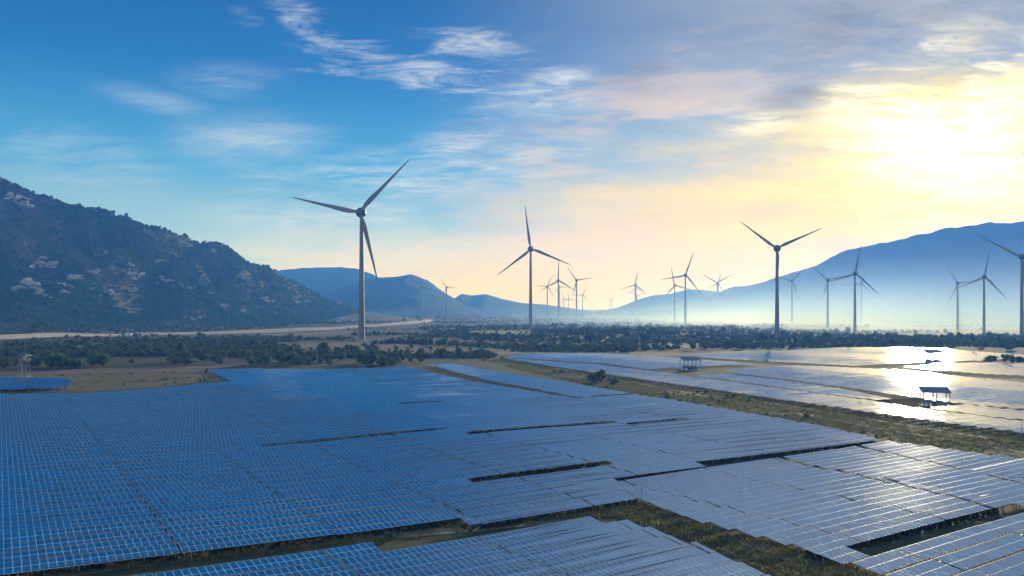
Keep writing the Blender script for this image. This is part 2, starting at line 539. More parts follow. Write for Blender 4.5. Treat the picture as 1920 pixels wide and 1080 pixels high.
def ribbon(name, pts, width, material, lift=0.12, world=False):
    """a road or track along a line of pixels"""
    P = np.array([p if world else gp(*p) for p in pts], float)
    seg = np.r_[0, np.cumsum(np.hypot(*np.diff(P, axis=0).T))]
    L = np.arange(0, seg[-1], max(3.0, seg[-1] / 120))
    C = np.stack([np.interp(L, seg, P[:, 0]), np.interp(L, seg, P[:, 1])], 1)
    T = np.gradient(C, axis=0)
    T /= np.linalg.norm(T, axis=1)[:, None]
    Nn = np.stack([-T[:, 1], T[:, 0]], 1)
    w = width * (1 + 0.12 * np.sin(L * 0.05) + rng.normal(0, 0.05, len(L)))[:, None] / 2
    rows = np.stack([C - Nn * w, C, C + Nn * w], 1)
    z = terrain(rows[..., 0], rows[..., 1]) + lift
    v = np.concatenate([rows, z[..., None]], -1).reshape(-1, 3)
    f = []
    for i in range(len(L) - 1):
        for j in range(2):
            a = i * 3 + j
            f.append((a, a + 1, a + 4, a + 3))
    return tag(link(name, mesh_np(name, v, f, M[material], smooth=True)), kind='structure')


def embankment(name, pts, width, height):
    """a road on a low bank: flat top, sloping earth sides"""
    P = np.array([gp(*p) for p in pts], float)
    seg = np.r_[0, np.cumsum(np.hypot(*np.diff(P, axis=0).T))]
    L = np.linspace(0, seg[-1], 160)
    C = np.stack([np.interp(L, seg, P[:, 0]), np.interp(L, seg, P[:, 1])], 1)
    T = np.gradient(C, axis=0)
    T /= np.linalg.norm(T, axis=1)[:, None]
    Nn = np.stack([-T[:, 1], T[:, 0]], 1)
    hh = height * (1 + 0.25 * np.sin(L * 0.013))
    rows, zs = [], []
    for off, hz in ((-1.0 - 3.2, -0.05), (-1.0, 1.0), (1.0, 1.0), (1.0 + 1.5, -0.05)):
        w = (np.sign(off) * width / 2 + (off - np.sign(off)) * height * 0.9)
        q = C + Nn * np.asarray(w)[..., None]
        rows.append(q)
        zs.append(terrain(q[:, 0], q[:, 1]) + hh * hz)
    V = np.concatenate([np.stack(rows, 1), np.stack(zs, 1)[..., None]], -1).reshape(-1, 3)
    f = [(i * 4 + j, i * 4 + j + 1, i * 4 + j + 5, i * 4 + j + 4) for i in range(159) for j in range(3)]
    return tag(link(name, mesh_np(name, V, f, M['road'])), kind='structure')


def build_ground_sheets():
    # bare and grassy strips at the left behind the panels
    draped('field', [(-120, 735), (150, 733), (300, 725), (420, 714)], [(-120, 708), (120, 698), (280, 696), (385, 694)], 'dry_field', rag=0.6)
    draped('field', [(-100, 703), (150, 700), (330, 696), (420, 691)], [(-100, 694), (150, 690), (330, 688), (480, 687)], 'field', rag=0.5, lift=0.14)
    draped('field', [(560, 655), (700, 656), (900, 668), (985, 662)], [(520, 647), (680, 645), (840, 652), (960, 655)], 'field', rag=0.8)
    draped('field', [(480, 671), (640, 668), (760, 676)], [(440, 663), (640, 661), (820, 668)], 'dry_field', rag=0.8, lift=0.1)
    draped('field', [(870, 628), (930, 630), (1010, 629)], [(875, 621), (930, 620), (1000, 622)], 'green_field', rag=1.2)
    draped('field', [(1020, 632), (1080, 635), (1150, 634)], [(1030, 628), (1090, 629), (1150, 629)], 'dry_field', rag=1.2)
    draped('field', [(1215, 648), (1270, 650), (1310, 648)], [(1220, 641), (1270, 640), (1310, 642)], 'dry_field', rag=0.8)
    draped('field', [(1180, 664), (1300, 668), (1420, 660)], [(1185, 658), (1290, 660), (1400, 656)], 'dry_field', rag=0.6)
    draped('field', [(470, 631), (560, 628), (660, 624)], [(480, 627), (560, 624), (660, 620)], 'field', rag=1.2)
    draped('field', [(40, 665), (140, 668), (250, 662)], [(60, 655), (160, 655), (280, 650)], 'field', rag=1.0)
    draped('field', [(1020, 609), (1200, 611), (1420, 609)], [(1020, 604), (1200, 604), (1420, 604)], 'green_field', rag=2.5)
    draped('field', [(1480, 622), (1700, 626), (1980, 628)], [(1480, 606), (1700, 606), (2000, 607)], 'dry_field', rag=2.0)
    # the pale road below the hill, on its bank of light earth
    embankment('road', [(-200, 646), (0, 638), (100, 633), (240, 627), (400, 622), (560, 617), (640, 614), (720, 611), (775, 608), (806, 600)], 10.0, 3.6)
    embankment('road', [(60, 626), (175, 624), (300, 622)], 6.0, 1.2)
    # tracks along the green corridor and round the foreground block
    ribbon('track', [(900, 672), (1000, 683), (1130, 699), (1280, 728), (1450, 757), (1640, 788), (1800, 815), (2000, 848)], 2.6, 'track', 0.07)
    ribbon('track', [(960, 675), (1130, 706), (1280, 737), (1450, 768), (1640, 802), (1800, 830), (2000, 864)], 2.2, 'track', 0.07)
    ribbon('track', [(-60, 1112), (200, 1066), (480, 1024), (700, 1000), (1000, 975), (1160, 955), (1230, 958), (1330, 990), (1450, 1030), (1580, 1080), (1700, 1140)], 3.4, 'track', 0.06)


build_ground_sheets()

# ------------------------------------------------------------------ solar arrays
ONES = ['', 'first', 'second', 'third', 'fourth', 'fifth', 'sixth', 'seventh', 'eighth', 'ninth', 'tenth', 'eleventh', 'twelfth', 'thirteenth',
        'fourteenth', 'fifteenth', 'sixteenth', 'seventeenth', 'eighteenth', 'nineteenth']
TENS = {2: ('twenty', 'twentieth'), 3: ('thirty', 'thirtieth'), 4: ('forty', 'fortieth'), 5: ('fifty', 'fiftieth'), 6: ('sixty', 'sixtieth'),
        7: ('seventy', 'seventieth'), 8: ('eighty', 'eightieth'), 9: ('ninety', 'ninetieth')}


def ordinal(n):
    if n < 20:
        return ONES[n]
    t, o = divmod(n, 10)
    return TENS[t][1] if o == 0 else TENS[t][0] + '-' + ONES[o]


PW, PL, LOWZ = 1.0, 2.0, 1.1          # module width, length; height of a table's lower edge
FR = 0.044                              # frame seen from above


def in_poly(P, x, y):
    P = np.asarray(P)
    ins = np.zeros(np.shape(x), bool)
    j = len(P) - 1
    for i in range(len(P)):
        xi, yi, xj, yj = *P[i], *P[j]
        c = ((yi > y) != (yj > y)) & (x < (xj - xi) * (y - yi) / (yj - yi + 1e-12) + xi)
        ins ^= c
        j = i
    return ins


def panel_mesh():
    """one module: aluminium rim, inset glass, sides"""
    a, b_, h = PW / 2 - 0.008, PL / 2 - 0.008, 0.035
    ia, ib = a - FR, b_ - FR
    v = [(-a, -b_, h), (a, -b_, h), (a, b_, h), (-a, b_, h), (-ia, -ib, h), (ia, -ib, h), (ia, ib, h), (-ia, ib, h),
         (-a, -b_, 0), (a, -b_, 0), (a, b_, 0), (-a, b_, 0),
         (-ia, -ib, h - 0.006), (ia, -ib, h - 0.006), (ia, ib, h - 0.006), (-ia, ib, h - 0.006)]
    f = [(0, 1, 5, 4), (1, 2, 6, 5), (2, 3, 7, 6), (3, 0, 4, 7), (12, 13, 14, 15),
         (8, 9, 1, 0), (9, 10, 2, 1), (10, 11, 3, 2), (11, 8, 0, 3), (11, 10, 9, 8)]
    return mesh_np('panel', v, f, [M['frame'], M['glass'], M['back']], [0, 0, 0, 0, 1, 0, 0, 0, 0, 2])


PANEL = panel_mesh()


def project(P):
    P = np.asarray(P)
    return 960 + FPX * P[..., 0] / P[..., 1], HOR + FPX * (CAMZ - P[..., 2]) / P[..., 1]


N_SINGLE = [0]
SHADE_WEEDS = []                               # spots under open table edges for undergrowth added to darken the gaps


def solar_block(poly, ang, phrase, group, pitch=5.3, tilt=7.5, gaps=(), single=True, merged=None, voff=0.0, brown=False):
    """rows of panel tables inside a pixel outline. phrase completes 'nth panel row from ...'"""
    a, t0 = R(ang), R(tilt)
    u = np.array([math.cos(a), math.sin(a)])
    v = np.array([-math.sin(a), math.cos(a)])
    zc = LOWZ + PL * math.sin(t0)
    W = np.array([gp(px, py, zc) for px, py in poly])
    PU, PV = W @ u, W @ v
    poly_uv = np.stack([PU, PV], 1)
    G = []
    for g in gaps:
        Q = np.array([gp(px, py, 0.6) for px, py in g])
        q = np.stack([Q @ u, Q @ v], 1)
        G.append(q[np.argsort(q[:, 0])])
    k0, k1 = math.ceil((PV.min() - voff) / pitch), math.floor((PV.max() - voff) / pitch)
    tabw = 22 * PW + 0.35
    count = 0
    before = None
    for k in range(k0, k1 + 1):
        vk = k * pitch + voff
        j0, j1 = math.floor(PU.min() / PW) - 1, math.ceil(PU.max() / PW) + 1
        j = np.arange(j0, j1)
        tb = np.floor(j / 22.0)
        uc = j * PW + tb * 0.35
        keep = in_poly(poly_uv, uc, np.full(len(uc), vk))
        for q in G:
            ok = (uc > q[0, 0]) & (uc < q[-1, 0])
            if round((q[:, 1].mean() - voff) / pitch) == k:          # a service lane: one row left out
                keep &= ~ok
        open_edge = keep & (~before if before is not None else True)
        before = keep
        for q in np.flatnonzero(open_edge):
            for _ in range(5):
                p_ = (uc[q] + random.uniform(-0.5, 0.5)) * u + (vk + random.uniform(-2.1, 1.2)) * v
                SHADE_WEEDS.append((p_[0], p_[1]))
        if not keep.any():
            continue
        idx = np.flatnonzero(keep)
        runs = [r for r in np.split(idx, np.flatnonzero(np.diff(idx) > 1) + 1) if len(r) >= 4]
        if not runs:
            continue
        count += 1
        for ri, r in enumerate(runs):
            ur, tr = uc[r], tb[r]
            # each table is a flat plane resting on its two ends
            e0 = tr * tabw
            e1 = e0 + tabw
            pe0, pe1 = e0[:, None] * u + vk * v, e1[:, None] * u + vk * v
            jit = np.array([random.Random(int(q) * 131 + k * 17 + int(ang * 10)).gauss(0, 0.04) for q in tr])
            z0, z1 = terrain(pe0[:, 0], pe0[:, 1]) + jit, terrain(pe1[:, 0], pe1[:, 1]) + jit
            f = (ur - e0) / tabw
            zb = z0 * (1 - f) + z1 * f
            su = (z1 - z0) / tabw
            xy = ur[:, None] * u + vk * v
            ev = v * 3.0
            sv = (terrain(xy[:, 0] + ev[0], xy[:, 1] + ev[1]) - terrain(xy[:, 0] - ev[0], xy[:, 1] - ev[1])) / 6.0
            tl = t0 + 0.35 * np.arctan(sv) + np.array([random.Random(int(q) * 77 + k * 13).gauss(0, R(0.5)) for q in tr])
            U = np.stack([np.full(len(r), u[0]), np.full(len(r), u[1]), su], 1)
            U /= np.linalg.norm(U, axis=1)[:, None]
            S = np.stack([v[0] * np.cos(tl), v[1] * np.cos(tl), np.sin(tl)], 1)
            S -= (S * U).sum(1)[:, None] * U
            S /= np.linalg.norm(S, axis=1)[:, None]
            Nn = np.cross(U, S)
            C = np.concatenate([xy, (zb + zc)[:, None]], 1)
            # two modules up the slope
            CC = np.concatenate([C - S * (PL / 2 + 0.01), C + S * (PL / 2 + 0.01)])
            UU, SS, NN = np.tile(U, (2, 1)), np.tile(S, (2, 1)), np.tile(Nn, (2, 1))
            w_ = rng.normal(0, R(0.22), (len(CC), 2))                 # modules are never quite in line
            NJ = NN + UU * w_[:, :1] + SS * w_[:, 1:]
            NN = NJ / np.linalg.norm(NJ, axis=1)[:, None]
            UU = UU - (UU * NN).sum(1)[:, None] * NN
            UU /= np.linalg.norm(UU, axis=1)[:, None]
            SS = np.cross(NN, UU)
            origin = np.array([*xy[len(r) // 2], zb[len(r) // 2]])
            if merged is not None:
                merged.append((CC, UU, SS, NN))
                continue
            row = link('solar_panel_row', None, None, tuple(origin))
            row.empty_display_size = 2.0
            side = ''
            if len(runs) > 1:
                side = ['left-hand stretch of the ', 'right-hand stretch of the ', 'far right stretch of the '][min(ri, 2)] if len(runs) == 2 or ri != 1 else 'middle stretch of the '
            tag(row, side + ordinal(count) + ' panel row ' + phrase, 'solar panels', group)
            sel = np.zeros(len(CC), bool)
            if single:
                xa, ya = project(CC - UU * PW / 2)
                xb, yb = project(CC + UU * PW / 2)
                xc, yc = project(CC - SS * PL / 2)
                xd, yd = project(CC + SS * PL / 2)
                sel = (np.hypot(xb - xa, yb - ya) >= 10.2) & (np.hypot(xd - xc, yd - yc) >= 9.0) & (xa > -8) & (xb < 1928) & (yd < 1085)
            for q in np.flatnonzero(sel):
                o = link('panel', PANEL, row)
                m = Matrix(((UU[q, 0], SS[q, 0], NN[q, 0], CC[q, 0] - origin[0]), (UU[q, 1], SS[q, 1], NN[q, 1], CC[q, 1] - origin[1]),
                            (UU[q, 2], SS[q, 2], NN[q, 2], CC[q, 2] - origin[2]), (0, 0, 0, 1)))
                o.matrix_local = m
                N_SINGLE[0] += 1
            rest = ~sel
            if rest.any():
                me = bank_mesh(CC[rest] - origin, UU[rest], SS[rest], NN[rest])
                tag(link('panel_bank', me, row), kind='stuff')
            # posts and rails under the table
            mb = MB()
            step = 4
            for q in range(0, len(r), step):
                c, s_, n_ = C[q] - origin, S[q], Nn[q]
                for d, rad in ((-1.35, 0.06), (1.35, 0.06)):
                    top = c + s_ * d - n_ * 0.05
                    gz = zb[q] - origin[2] - 0.3
                    mb.box((top[0], top[1], (top[2] + gz) / 2), (0.12, 0.12, top[2] - gz), a)
            for d in (-1.35, 1.35):
                p0, p1 = C[0] - origin + S[0] * d - Nn[0] * 0.07, C[-1] - origin + S[-1] * d - Nn[-1] * 0.07
                mb.tube(p0, p1, 0.05, n=4)
            mb.build('support_frame', M['steel'], row)
    return count


def bank_mesh(C, U, S, N):
    n = len(C)
    a, b_ = PW / 2 - 0.004, PL / 2 - 0.004
    ia, ib = PW / 2 - 0.008 - FR, PL / 2 - 0.008 - FR
    vs = []
    for (p, q, h) in ((a, b_, 0.025), (ia, ib, 0.035)):
        for sx, sy in ((-1, -1), (1, -1), (1, 1), (-1, 1)):
            vs.append(C + U * (sx * p) + S * (sy * q) + N * h)
    V = np.stack(vs, 1).reshape(-1, 3)
    base = np.arange(n)[:, None] * 8
    F = np.concatenate([base + np.arange(4), base + np.arange(4, 8)])
    return mesh_np('panel_bank', V, F, [M['frame'], M['glass']], np.r_[np.zeros(n), np.ones(n)])


def build_solar():
    g_near = 'solar panel rows in the near fields'
    # the foreground block, cut off by the bottom of the picture
    solar_block([(120, 1102), (560, 1040), (900, 991), (1160, 965), (1300, 1015), (1450, 1075), (1640, 1160), (60, 1160)], 33.5,
                'from the front of the foreground block', 'solar panel rows in the foreground block', voff=1.2)
    # the big field at the left, with a few rows left out as service lanes
    solar_block([(-140, 1098), (0, 1075), (387, 1021), (640, 989), (983, 960), (1204, 937), (1150, 893), (1640, 819), (1545, 798), (1400, 774), (1280, 754), (1185, 741), (1088, 750), (905, 718),
                 (765, 689), (640, 692), (388, 696), (436, 716), (290, 728), (150, 736), (-140, 744)], 31.0,
                'from the front of the big left field', 'solar panel rows in the big left field',
                gaps=[[(485, 839), (650, 829), (842, 812)], [(876, 819), (1015, 806), (1130, 797), (1150, 795)], [(1172, 799), (1290, 789)],
                      [(885, 905), (1030, 890), (1160, 878)], [(830, 721), (905, 717)], [(740, 762), (830, 758)]])
    solar_block([(1204, 937), (1150, 906), (1250, 889), (1452, 857), (1510, 871), (1620, 893), (1760, 926), (1875, 957), (1715, 993), (1545, 1036), (1400, 1000), (1290, 965)], 34.0,
                'from the front of the middle right field', 'solar panel rows in the middle right field', voff=2.0)
    solar_block([(1460, 852), (1598, 833), (1700, 857), (1840, 887), (2010, 930), (2010, 936), (1890, 958), (1770, 926), (1630, 895), (1525, 871)], 34.0,
                'from the front of the narrow middle strip', 'solar panel rows in the narrow middle strip', voff=2.0)
    solar_block([(1608, 832), (1660, 825), (1780, 843), (1920, 860), (2060, 882), (2060, 938), (1850, 889), (1712, 857)], 34.0,
                'from the front of the strip along the green corridor', 'solar panel rows along the green corridor', voff=2.0)
    solar_block([(1555, 1046), (1724, 1003), (1920, 959), (2060, 926), (2300, 1100), (2100, 1180), (1800, 1130), (1670, 1080)], 35.0,
                'from the front of the bottom right corner field', 'solar panel rows in the bottom right corner', voff=0.6)
    solar_block([(800, 684), (850, 682), (1000, 707), (1176, 738), (1090, 747), (920, 713)], 31.0,
                'from the front of the tapering strip behind the big field', 'solar panel rows in the tapering strip', voff=1.0)
    solar_block([(945, 671), (1130, 683), (1215, 694), (1295, 705), (1460, 726), (1625, 748), (1735, 765), (1920, 790), (2060, 810), (2060, 836), (1920, 813), (1780, 794), (1613, 769), (1447, 746), (1280, 722), (1100, 694)], 32.0,
                'from the front of the long strip beyond the corridor', 'solar panel rows beyond the green corridor', voff=2.2)
    far = []
    for poly in ([(945, 669), (1007, 663), (1120, 662), (1187, 665), (1280, 671), (1425, 684), (1285, 689), (1215, 691), (1130, 680)],
                 [(1305, 703), (1345, 700), (1480, 714), (1570, 725), (1665, 743), (1632, 746), (1460, 724)],
                 [(1360, 696), (1500, 687), (1680, 692), (1920, 717), (2060, 735), (2060, 785), (1920, 764), (1797, 752), (1723, 742), (1563, 721), (1385, 701)],
                 [(1750, 763), (1803, 753), (1920, 768), (2060, 788), (2060, 806), (1920, 786), (1847, 778)],
                 [(1293, 663), (1380, 660), (1580, 652), (1680, 650), (1780, 653), (1920, 664), (2060, 676), (2060, 672), (1920, 671), (1735, 678), (1597, 685), (1513, 680), (1390, 674), (1317, 667)],
                 [(1695, 687), (1780, 680), (1920, 678), (2060, 680), (2060, 716), (1920, 702), (1813, 697), (1747, 692)]):
        solar_block(poly, 32.0, '', '', merged=far, single=False)
    CC = [np.concatenate(q) for q in zip(*far)]
    me = bank_mesh(*CC)
    tag(link('far_solar_panels', me), 'glaring mass of distant solar panel rows beyond the corridor', 'solar panels', kind='stuff')
    # one short bank behind the big field, at the left edge
    solar_block([(-140, 727), (0, 726), (110, 722), (138, 716), (100, 712), (0, 712), (-140, 713)], 14.0,
                'in the small dark bank beside the watchtower', 'solar panel rows beside the watchtower', tilt=34.0)
    print('single panels', N_SINGLE[0], 'far', len(CC[0]))


build_solar()

# ------------------------------------------------------------------ mountains and the wooded hill
def interp(pts, x):
    P = np.array(pts, float)
    return np.interp(x, P[:, 0], P[:, 1])


def fbm(x, y, seed, octaves=5):
    """cheap smooth noise from sines with turning directions"""
    r = np.random.default_rng(seed)
    s = np.zeros_like(np.asarray(x, float))
    amp, fr = 1.0, 1.0
    for _ in range(octaves):
        for _ in range(3):
            a = r.uniform(0, 6.283)
            ph = r.uniform(0, 6.283)
            k = fr * r.uniform(0.75, 1.3)
            s += amp / 3 * np.sin((x * math.cos(a) + y * math.sin(a)) * k + ph + 0.8 * np.sin((x * math.sin(a) - y * math.cos(a)) * k * 0.6 + ph * 2))
        amp *= 0.52
        fr *= 2.03
    return s


def mountain(name, ridge, dist, depth_front, depth_back, wl, seed, amp=0.10, gully=0.05, nx=260, ny=70, lean=1.35, material='mountain', pxr=None):
    """ridge: pixel silhouette; the body falls to the plain in front and behind"""
    x0, x1 = pxr or (ridge[0][0], ridge[-1][0])
    px = np.linspace(x0, x1, nx)
    D = dist(px) if callable(dist) else np.full(nx, float(dist))
    H = CAMZ + (HOR - interp(ridge, px)) * D / FPX
    H = H * (1 + 0.018 * fbm(px / 9.0, px * 0, seed + 7, 4))              # small teeth along the crest
    t = np.linspace(-1, 1, ny)
    front = np.array([depth_front(p) if callable(depth_front) else depth_front for p in px])
    off = np.where(t[:, None] < 0, t[:, None] * front[None], t[:, None] * depth_back)
    Y = D[None] + off
    X = (px - 960)[None] / FPX * D[None] * (1 + 0.0 * off)
    w = np.where(t < 0, np.clip(1 + t, 0, 1), np.clip(1 - t, 0, 1))[:, None]
    prof = w ** lean * 0.75 + 0.25 * (w * w * (3 - 2 * w))
    nz = fbm(X / wl, Y / wl, seed)
    spur = 1 + amp * 2.2 * nz * (4 * w * (1 - w))                    # gullies and spurs between foot and crest
    Z = H[None] * prof * spur + H[None] * amp * 0.10 * fbm(X / wl * 6, Y / wl * 6, seed + 1, 3) * np.minimum(1, w * 3)
    gl = fbm(X / (wl * 0.42) + 0.4 * np.sin(Y / wl), Y / (wl * 2.6), seed + 3, 3)
    Z = Z + H[None] * gully * (0.5 - np.abs(gl)) * (4 * w * (1 - w)) ** 0.7     # gullies running down the slope
    Z = Z - 6.0 * (w <= 0.0)
    v = np.stack([X, Y, Z], -1).reshape(-1, 3)
    i = np.arange((ny - 1) * (nx - 1))
    a = (i // (nx - 1)) * nx + i % (nx - 1)
    f = np.stack([a, a + 1, a + nx + 1, a + nx], 1)
    o = link(name, mesh_np(name, v, f, M[material], smooth=True))
    tag(o, kind='structure')
    return X, Y, Z


HILL_RIDGE = [(-700, 300), (-300, 296), (-120, 312), (0, 339), (40, 356), (80, 369), (140, 380), (200, 396), (260, 412), (320, 433), (372, 452), (388, 458), (396, 454), (408, 458), (440, 477), (500, 502),
              (560, 532), (610, 561), (640, 573), (690, 584), (740, 592), (790, 600)]


def build_mountains():
    mountain('mountain', [(1120, 584), (1160, 576), (1190, 564), (1220, 554), (1260, 549), (1290, 541), (1320, 543), (1350, 546), (1375, 536), (1415, 533), (1450, 540), (1520, 560), (1560, 580)], 4900, 1000, 900, 420, 5)
    mountain('mountain', [(1230, 581), (1290, 566), (1350, 550), (1430, 529), (1467, 517), (1497, 507), (1530, 497), (1563, 481), (1597, 467), (1640, 455), (1663, 451), (1703, 446), (1740, 434), (1807, 420), (1880, 415),
                          (1920, 411), (2050, 402), (2300, 420), (2700, 470)], 3300, 1000, 1300, 360, 9, amp=0.13, nx=340)
    mountain('mountain', [(480, 530), (520, 508), (550, 501), (600, 499), (640, 498), (670, 502), (700, 513), (760, 545), (820, 580)], 5300, 900, 800, 420, 13)
    mountain('mountain', [(560, 575), (600, 556), (640, 540), (690, 521), (715, 519), (740, 518), (770, 514), (800, 524), (830, 546), (870, 571), (905, 583)], 4500, 1000, 800, 300, 17, amp=0.14)
    mountain('mountain', [(820, 580), (850, 560), (866, 550), (885, 553), (910, 550), (940, 560), (980, 568), (1020, 571), (1060, 576), (1110, 584)], 5400, 900, 800, 420, 21)

    def dist(px):
        return interp([(-700, 1650), (0, 1750), (300, 1950), (500, 2300), (690, 2700)], px)

    def front(p):
        return float(interp([(-700, 520), (0, 520), (300, 600), (500, 720), (690, 700)], p))
    return mountain('hill', HILL_RIDGE, dist, front, 420, 150, 31, amp=0.27, gully=0.17, nx=420, ny=150, lean=1.15, material='hill')


HILL = build_mountains()


# ------------------------------------------------------------------ vegetation
def crown_mesh(name, seed, material, rx=1.0, rz=0.85, clumps=16, per=46, leaf=0.16, low=False):
    """crown of leaf-sized faces gathered in clumps; unit radius about (0,0,rz)"""
    r = np.random.default_rng(seed)
    V, F = [], []
    cs = []
    while len(cs) < clumps:
        p = r.uniform(-1, 1, 3)
        if np.linalg.norm(p) < 1 and p[2] > -0.75:
            q = p * (0.45 + 0.55 * r.random()) if low else p
            cs.append(q)
    for c in cs:
        cr = r.uniform(0.26, 0.46)
        n = per
        d = r.normal(size=(n, 3))
        d /= np.linalg.norm(d, axis=1)[:, None]
        pos = c * np.array([rx, rx, rz]) * 0.78 + d * cr * (r.random(n)[:, None] ** 0.4) * np.array([1, 1, 0.8])
        nrm = d + r.normal(0, 0.45, (n, 3)) + np.array([0, 0, 0.35])
        nrm /= np.linalg.norm(nrm, axis=1)[:, None]
        a = np.cross(nrm, r.normal(size=(n, 3)))
        a /= np.linalg.norm(a, axis=1)[:, None]
        b_ = np.cross(nrm, a)
        s = leaf * r.uniform(0.6, 1.35, n)[:, None]
        q = np.stack([pos - a * s - b_ * s * 0.4, pos + a * s * 0.3 - b_ * s * 0.7, pos + a * s + b_ * s * 0.3, pos - a * s * 0.2 + b_ * s * 0.8], 1)
        q[..., 2] += rz
        o = len(V) * 4 * per
        V.append(q.reshape(-1, 3))
        F.append(np.arange(n * 4).reshape(-1, 4) + (len(V) - 1) * n * 4)
    return mesh_np(name, np.concatenate(V), np.concatenate(F), material)


def trunk_mesh(name, seed, h=1.0):
    r = random.Random(seed)
    mb = MB()
    p = Vector((0, 0, -0.3))
    pts = [p]
    for i in range(4):
        p = p + Vector((r.uniform(-.08, .08), r.uniform(-.08, .08), 0.36 * h))
        pts.append(p)
    for i in range(4):
        mb.tube(pts[i], pts[i + 1], 0.085 - 0.015 * i, 0.085 - 0.015 * (i + 1), 6)
    for i in range(5):
        b0 = pts[2 + i % 3]
        a = r.uniform(0, 6.28)
        mb.tube(b0, b0 + Vector((math.cos(a) * 0.5, math.sin(a) * 0.5, r.uniform(0.3, 0.55))), 0.04, 0.012, 5)
    return mb.mesh(name, M['bark'])


CROWNS = [crown_mesh('crown', 40 + i, M['leaf'], rx=1.0, rz=[0.95, 0.8, 0.7, 1.05][i], clumps=18, per=44, leaf=0.15) for i in range(4)]
CROWNS_DRY = [crown_mesh('crown', 60 + i, M['leaf_dry'], rx=1.0, rz=0.75, clumps=14, per=40, leaf=0.15) for i in range(2)]
TRUNKS = [trunk_mesh('trunk', 70 + i) for i in range(3)]


def scatter_group(variants):
    """hidden set of plant shapes for scattering"""
    c = bpy.data.collections.new('plant_shapes')
    for i, me in enumerate(variants):
        c.objects.link(bpy.data.objects.new('plant_shape_%02d' % i, me))
    return c


def scatter(name, pts, sizes, variants, label, cat, flat=None):
    """uncountable growth: one object whose points carry plant shapes"""
    pts = np.asarray(pts, np.float32)
    me = bpy.data.meshes.new(name)
    me.vertices.add(len(pts))
    me.vertices.foreach_set('co', pts.ravel())
    for nm, arr, ty in (('size', np.asarray(sizes, np.float32), 'FLOAT'), ('turn', rng.uniform(0, 6.283, len(pts)).astype(np.float32), 'FLOAT'),
                        ('pick', rng.integers(0, len(variants), len(pts)).astype(np.int32), 'INT'),
                        ('tall', rng.uniform(0.75, 1.3, len(pts)).astype(np.float32), 'FLOAT')):
        at = me.attributes.new(nm, ty, 'POINT')
        at.data.foreach_set('value', arr)
    o = link(name, me)
    ng = bpy.data.node_groups.new(name + '_scatter', 'GeometryNodeTree')
    ng.interface.new_socket('Geometry', in_out='INPUT', socket_type='NodeSocketGeometry')
    ng.interface.new_socket('Geometry', in_out='OUTPUT', socket_type='NodeSocketGeometry')
    N, L = ng.nodes, ng.links
    gi, go = N.new('NodeGroupInput'), N.new('NodeGroupOutput')
    ci = N.new('GeometryNodeCollectionInfo')
    ci.inputs[0].default_value = scatter_group(variants)
    ci.inputs['Separate Children'].default_value = True
    ip = N.new('GeometryNodeInstanceOnPoints')
    ip.inputs['Pick Instance'].default_value = True

    def attr(nm, ty):
        a = N.new('GeometryNodeInputNamedAttribute')
        a.data_type = ty
        a.inputs[0].default_value = nm
        return a.outputs[0]
    rot = N.new('ShaderNodeCombineXYZ')
    L.new(attr('turn', 'FLOAT'), rot.inputs[2])
    scl = N.new('ShaderNodeCombineXYZ')
    sz = attr('size', 'FLOAT')
    mu = N.new('ShaderNodeMath')
    mu.operation = 'MULTIPLY'
    L.new(sz, mu.inputs[0])
    L.new(attr('tall', 'FLOAT'), mu.inputs[1])
    L.new(sz, scl.inputs[0])
    L.new(sz, scl.inputs[1])
    L.new(mu.outputs[0], scl.inputs[2])
    L.new(gi.outputs[0], ip.inputs['Points'])
    L.new(ci.outputs[0], ip.inputs['Instance'])
    L.new(attr('pick', 'INT'), ip.inputs['Instance Index'])
    L.new(rot.outputs[0], ip.inputs['Rotation'])
    L.new(scl.outputs[0], ip.inputs['Scale'])
    L.new(ip.outputs[0], go.inputs[0])
    md = o.modifiers.new('scatter', 'NODES')
    md.node_group = ng
    return tag(o, label, cat, kind='stuff')


def build_hill_forest():
    X, Y, Z = HILL
    ny, nx = X.shape
    n = 52000
    # front slope and just over the crest
    ti = rng.uniform(0.0, 0.56, n) * (ny - 1)
    tj = rng.uniform(0.15, 0.93, n) * (nx - 1)
    i, j = ti.astype(int), tj.astype(int)
    fi, fj = ti - i, tj - j

    def bil(A):
        return A[i, j] * (1 - fi) * (1 - fj) + A[i + 1, j] * fi * (1 - fj) + A[i, j + 1] * (1 - fi) * fj + A[i + 1, j + 1] * fi * fj
    P = np.stack([bil(X), bil(Y), bil(Z)], 1)
    dens = fbm(P[:, 0] / 60, P[:, 1] / 60, 91, 4)
    keep = rng.random(n) < np.clip(0.66 + 0.55 * dens, 0.12, 1)
    P = P[keep]
    P[:, 2] -= 0.6
    size = np.exp(rng.normal(math.log(2.7), 0.32, len(P)))
    var = [crown_mesh('hill_crown', 80 + q, M['leaf_dark'], rz=0.8, clumps=9, per=18, leaf=0.30, low=True) for q in range(5)]
    scatter('hill_forest', P, size, var, 'dense scrub forest covering the dark hillside', 'forest')


build_hill_forest()


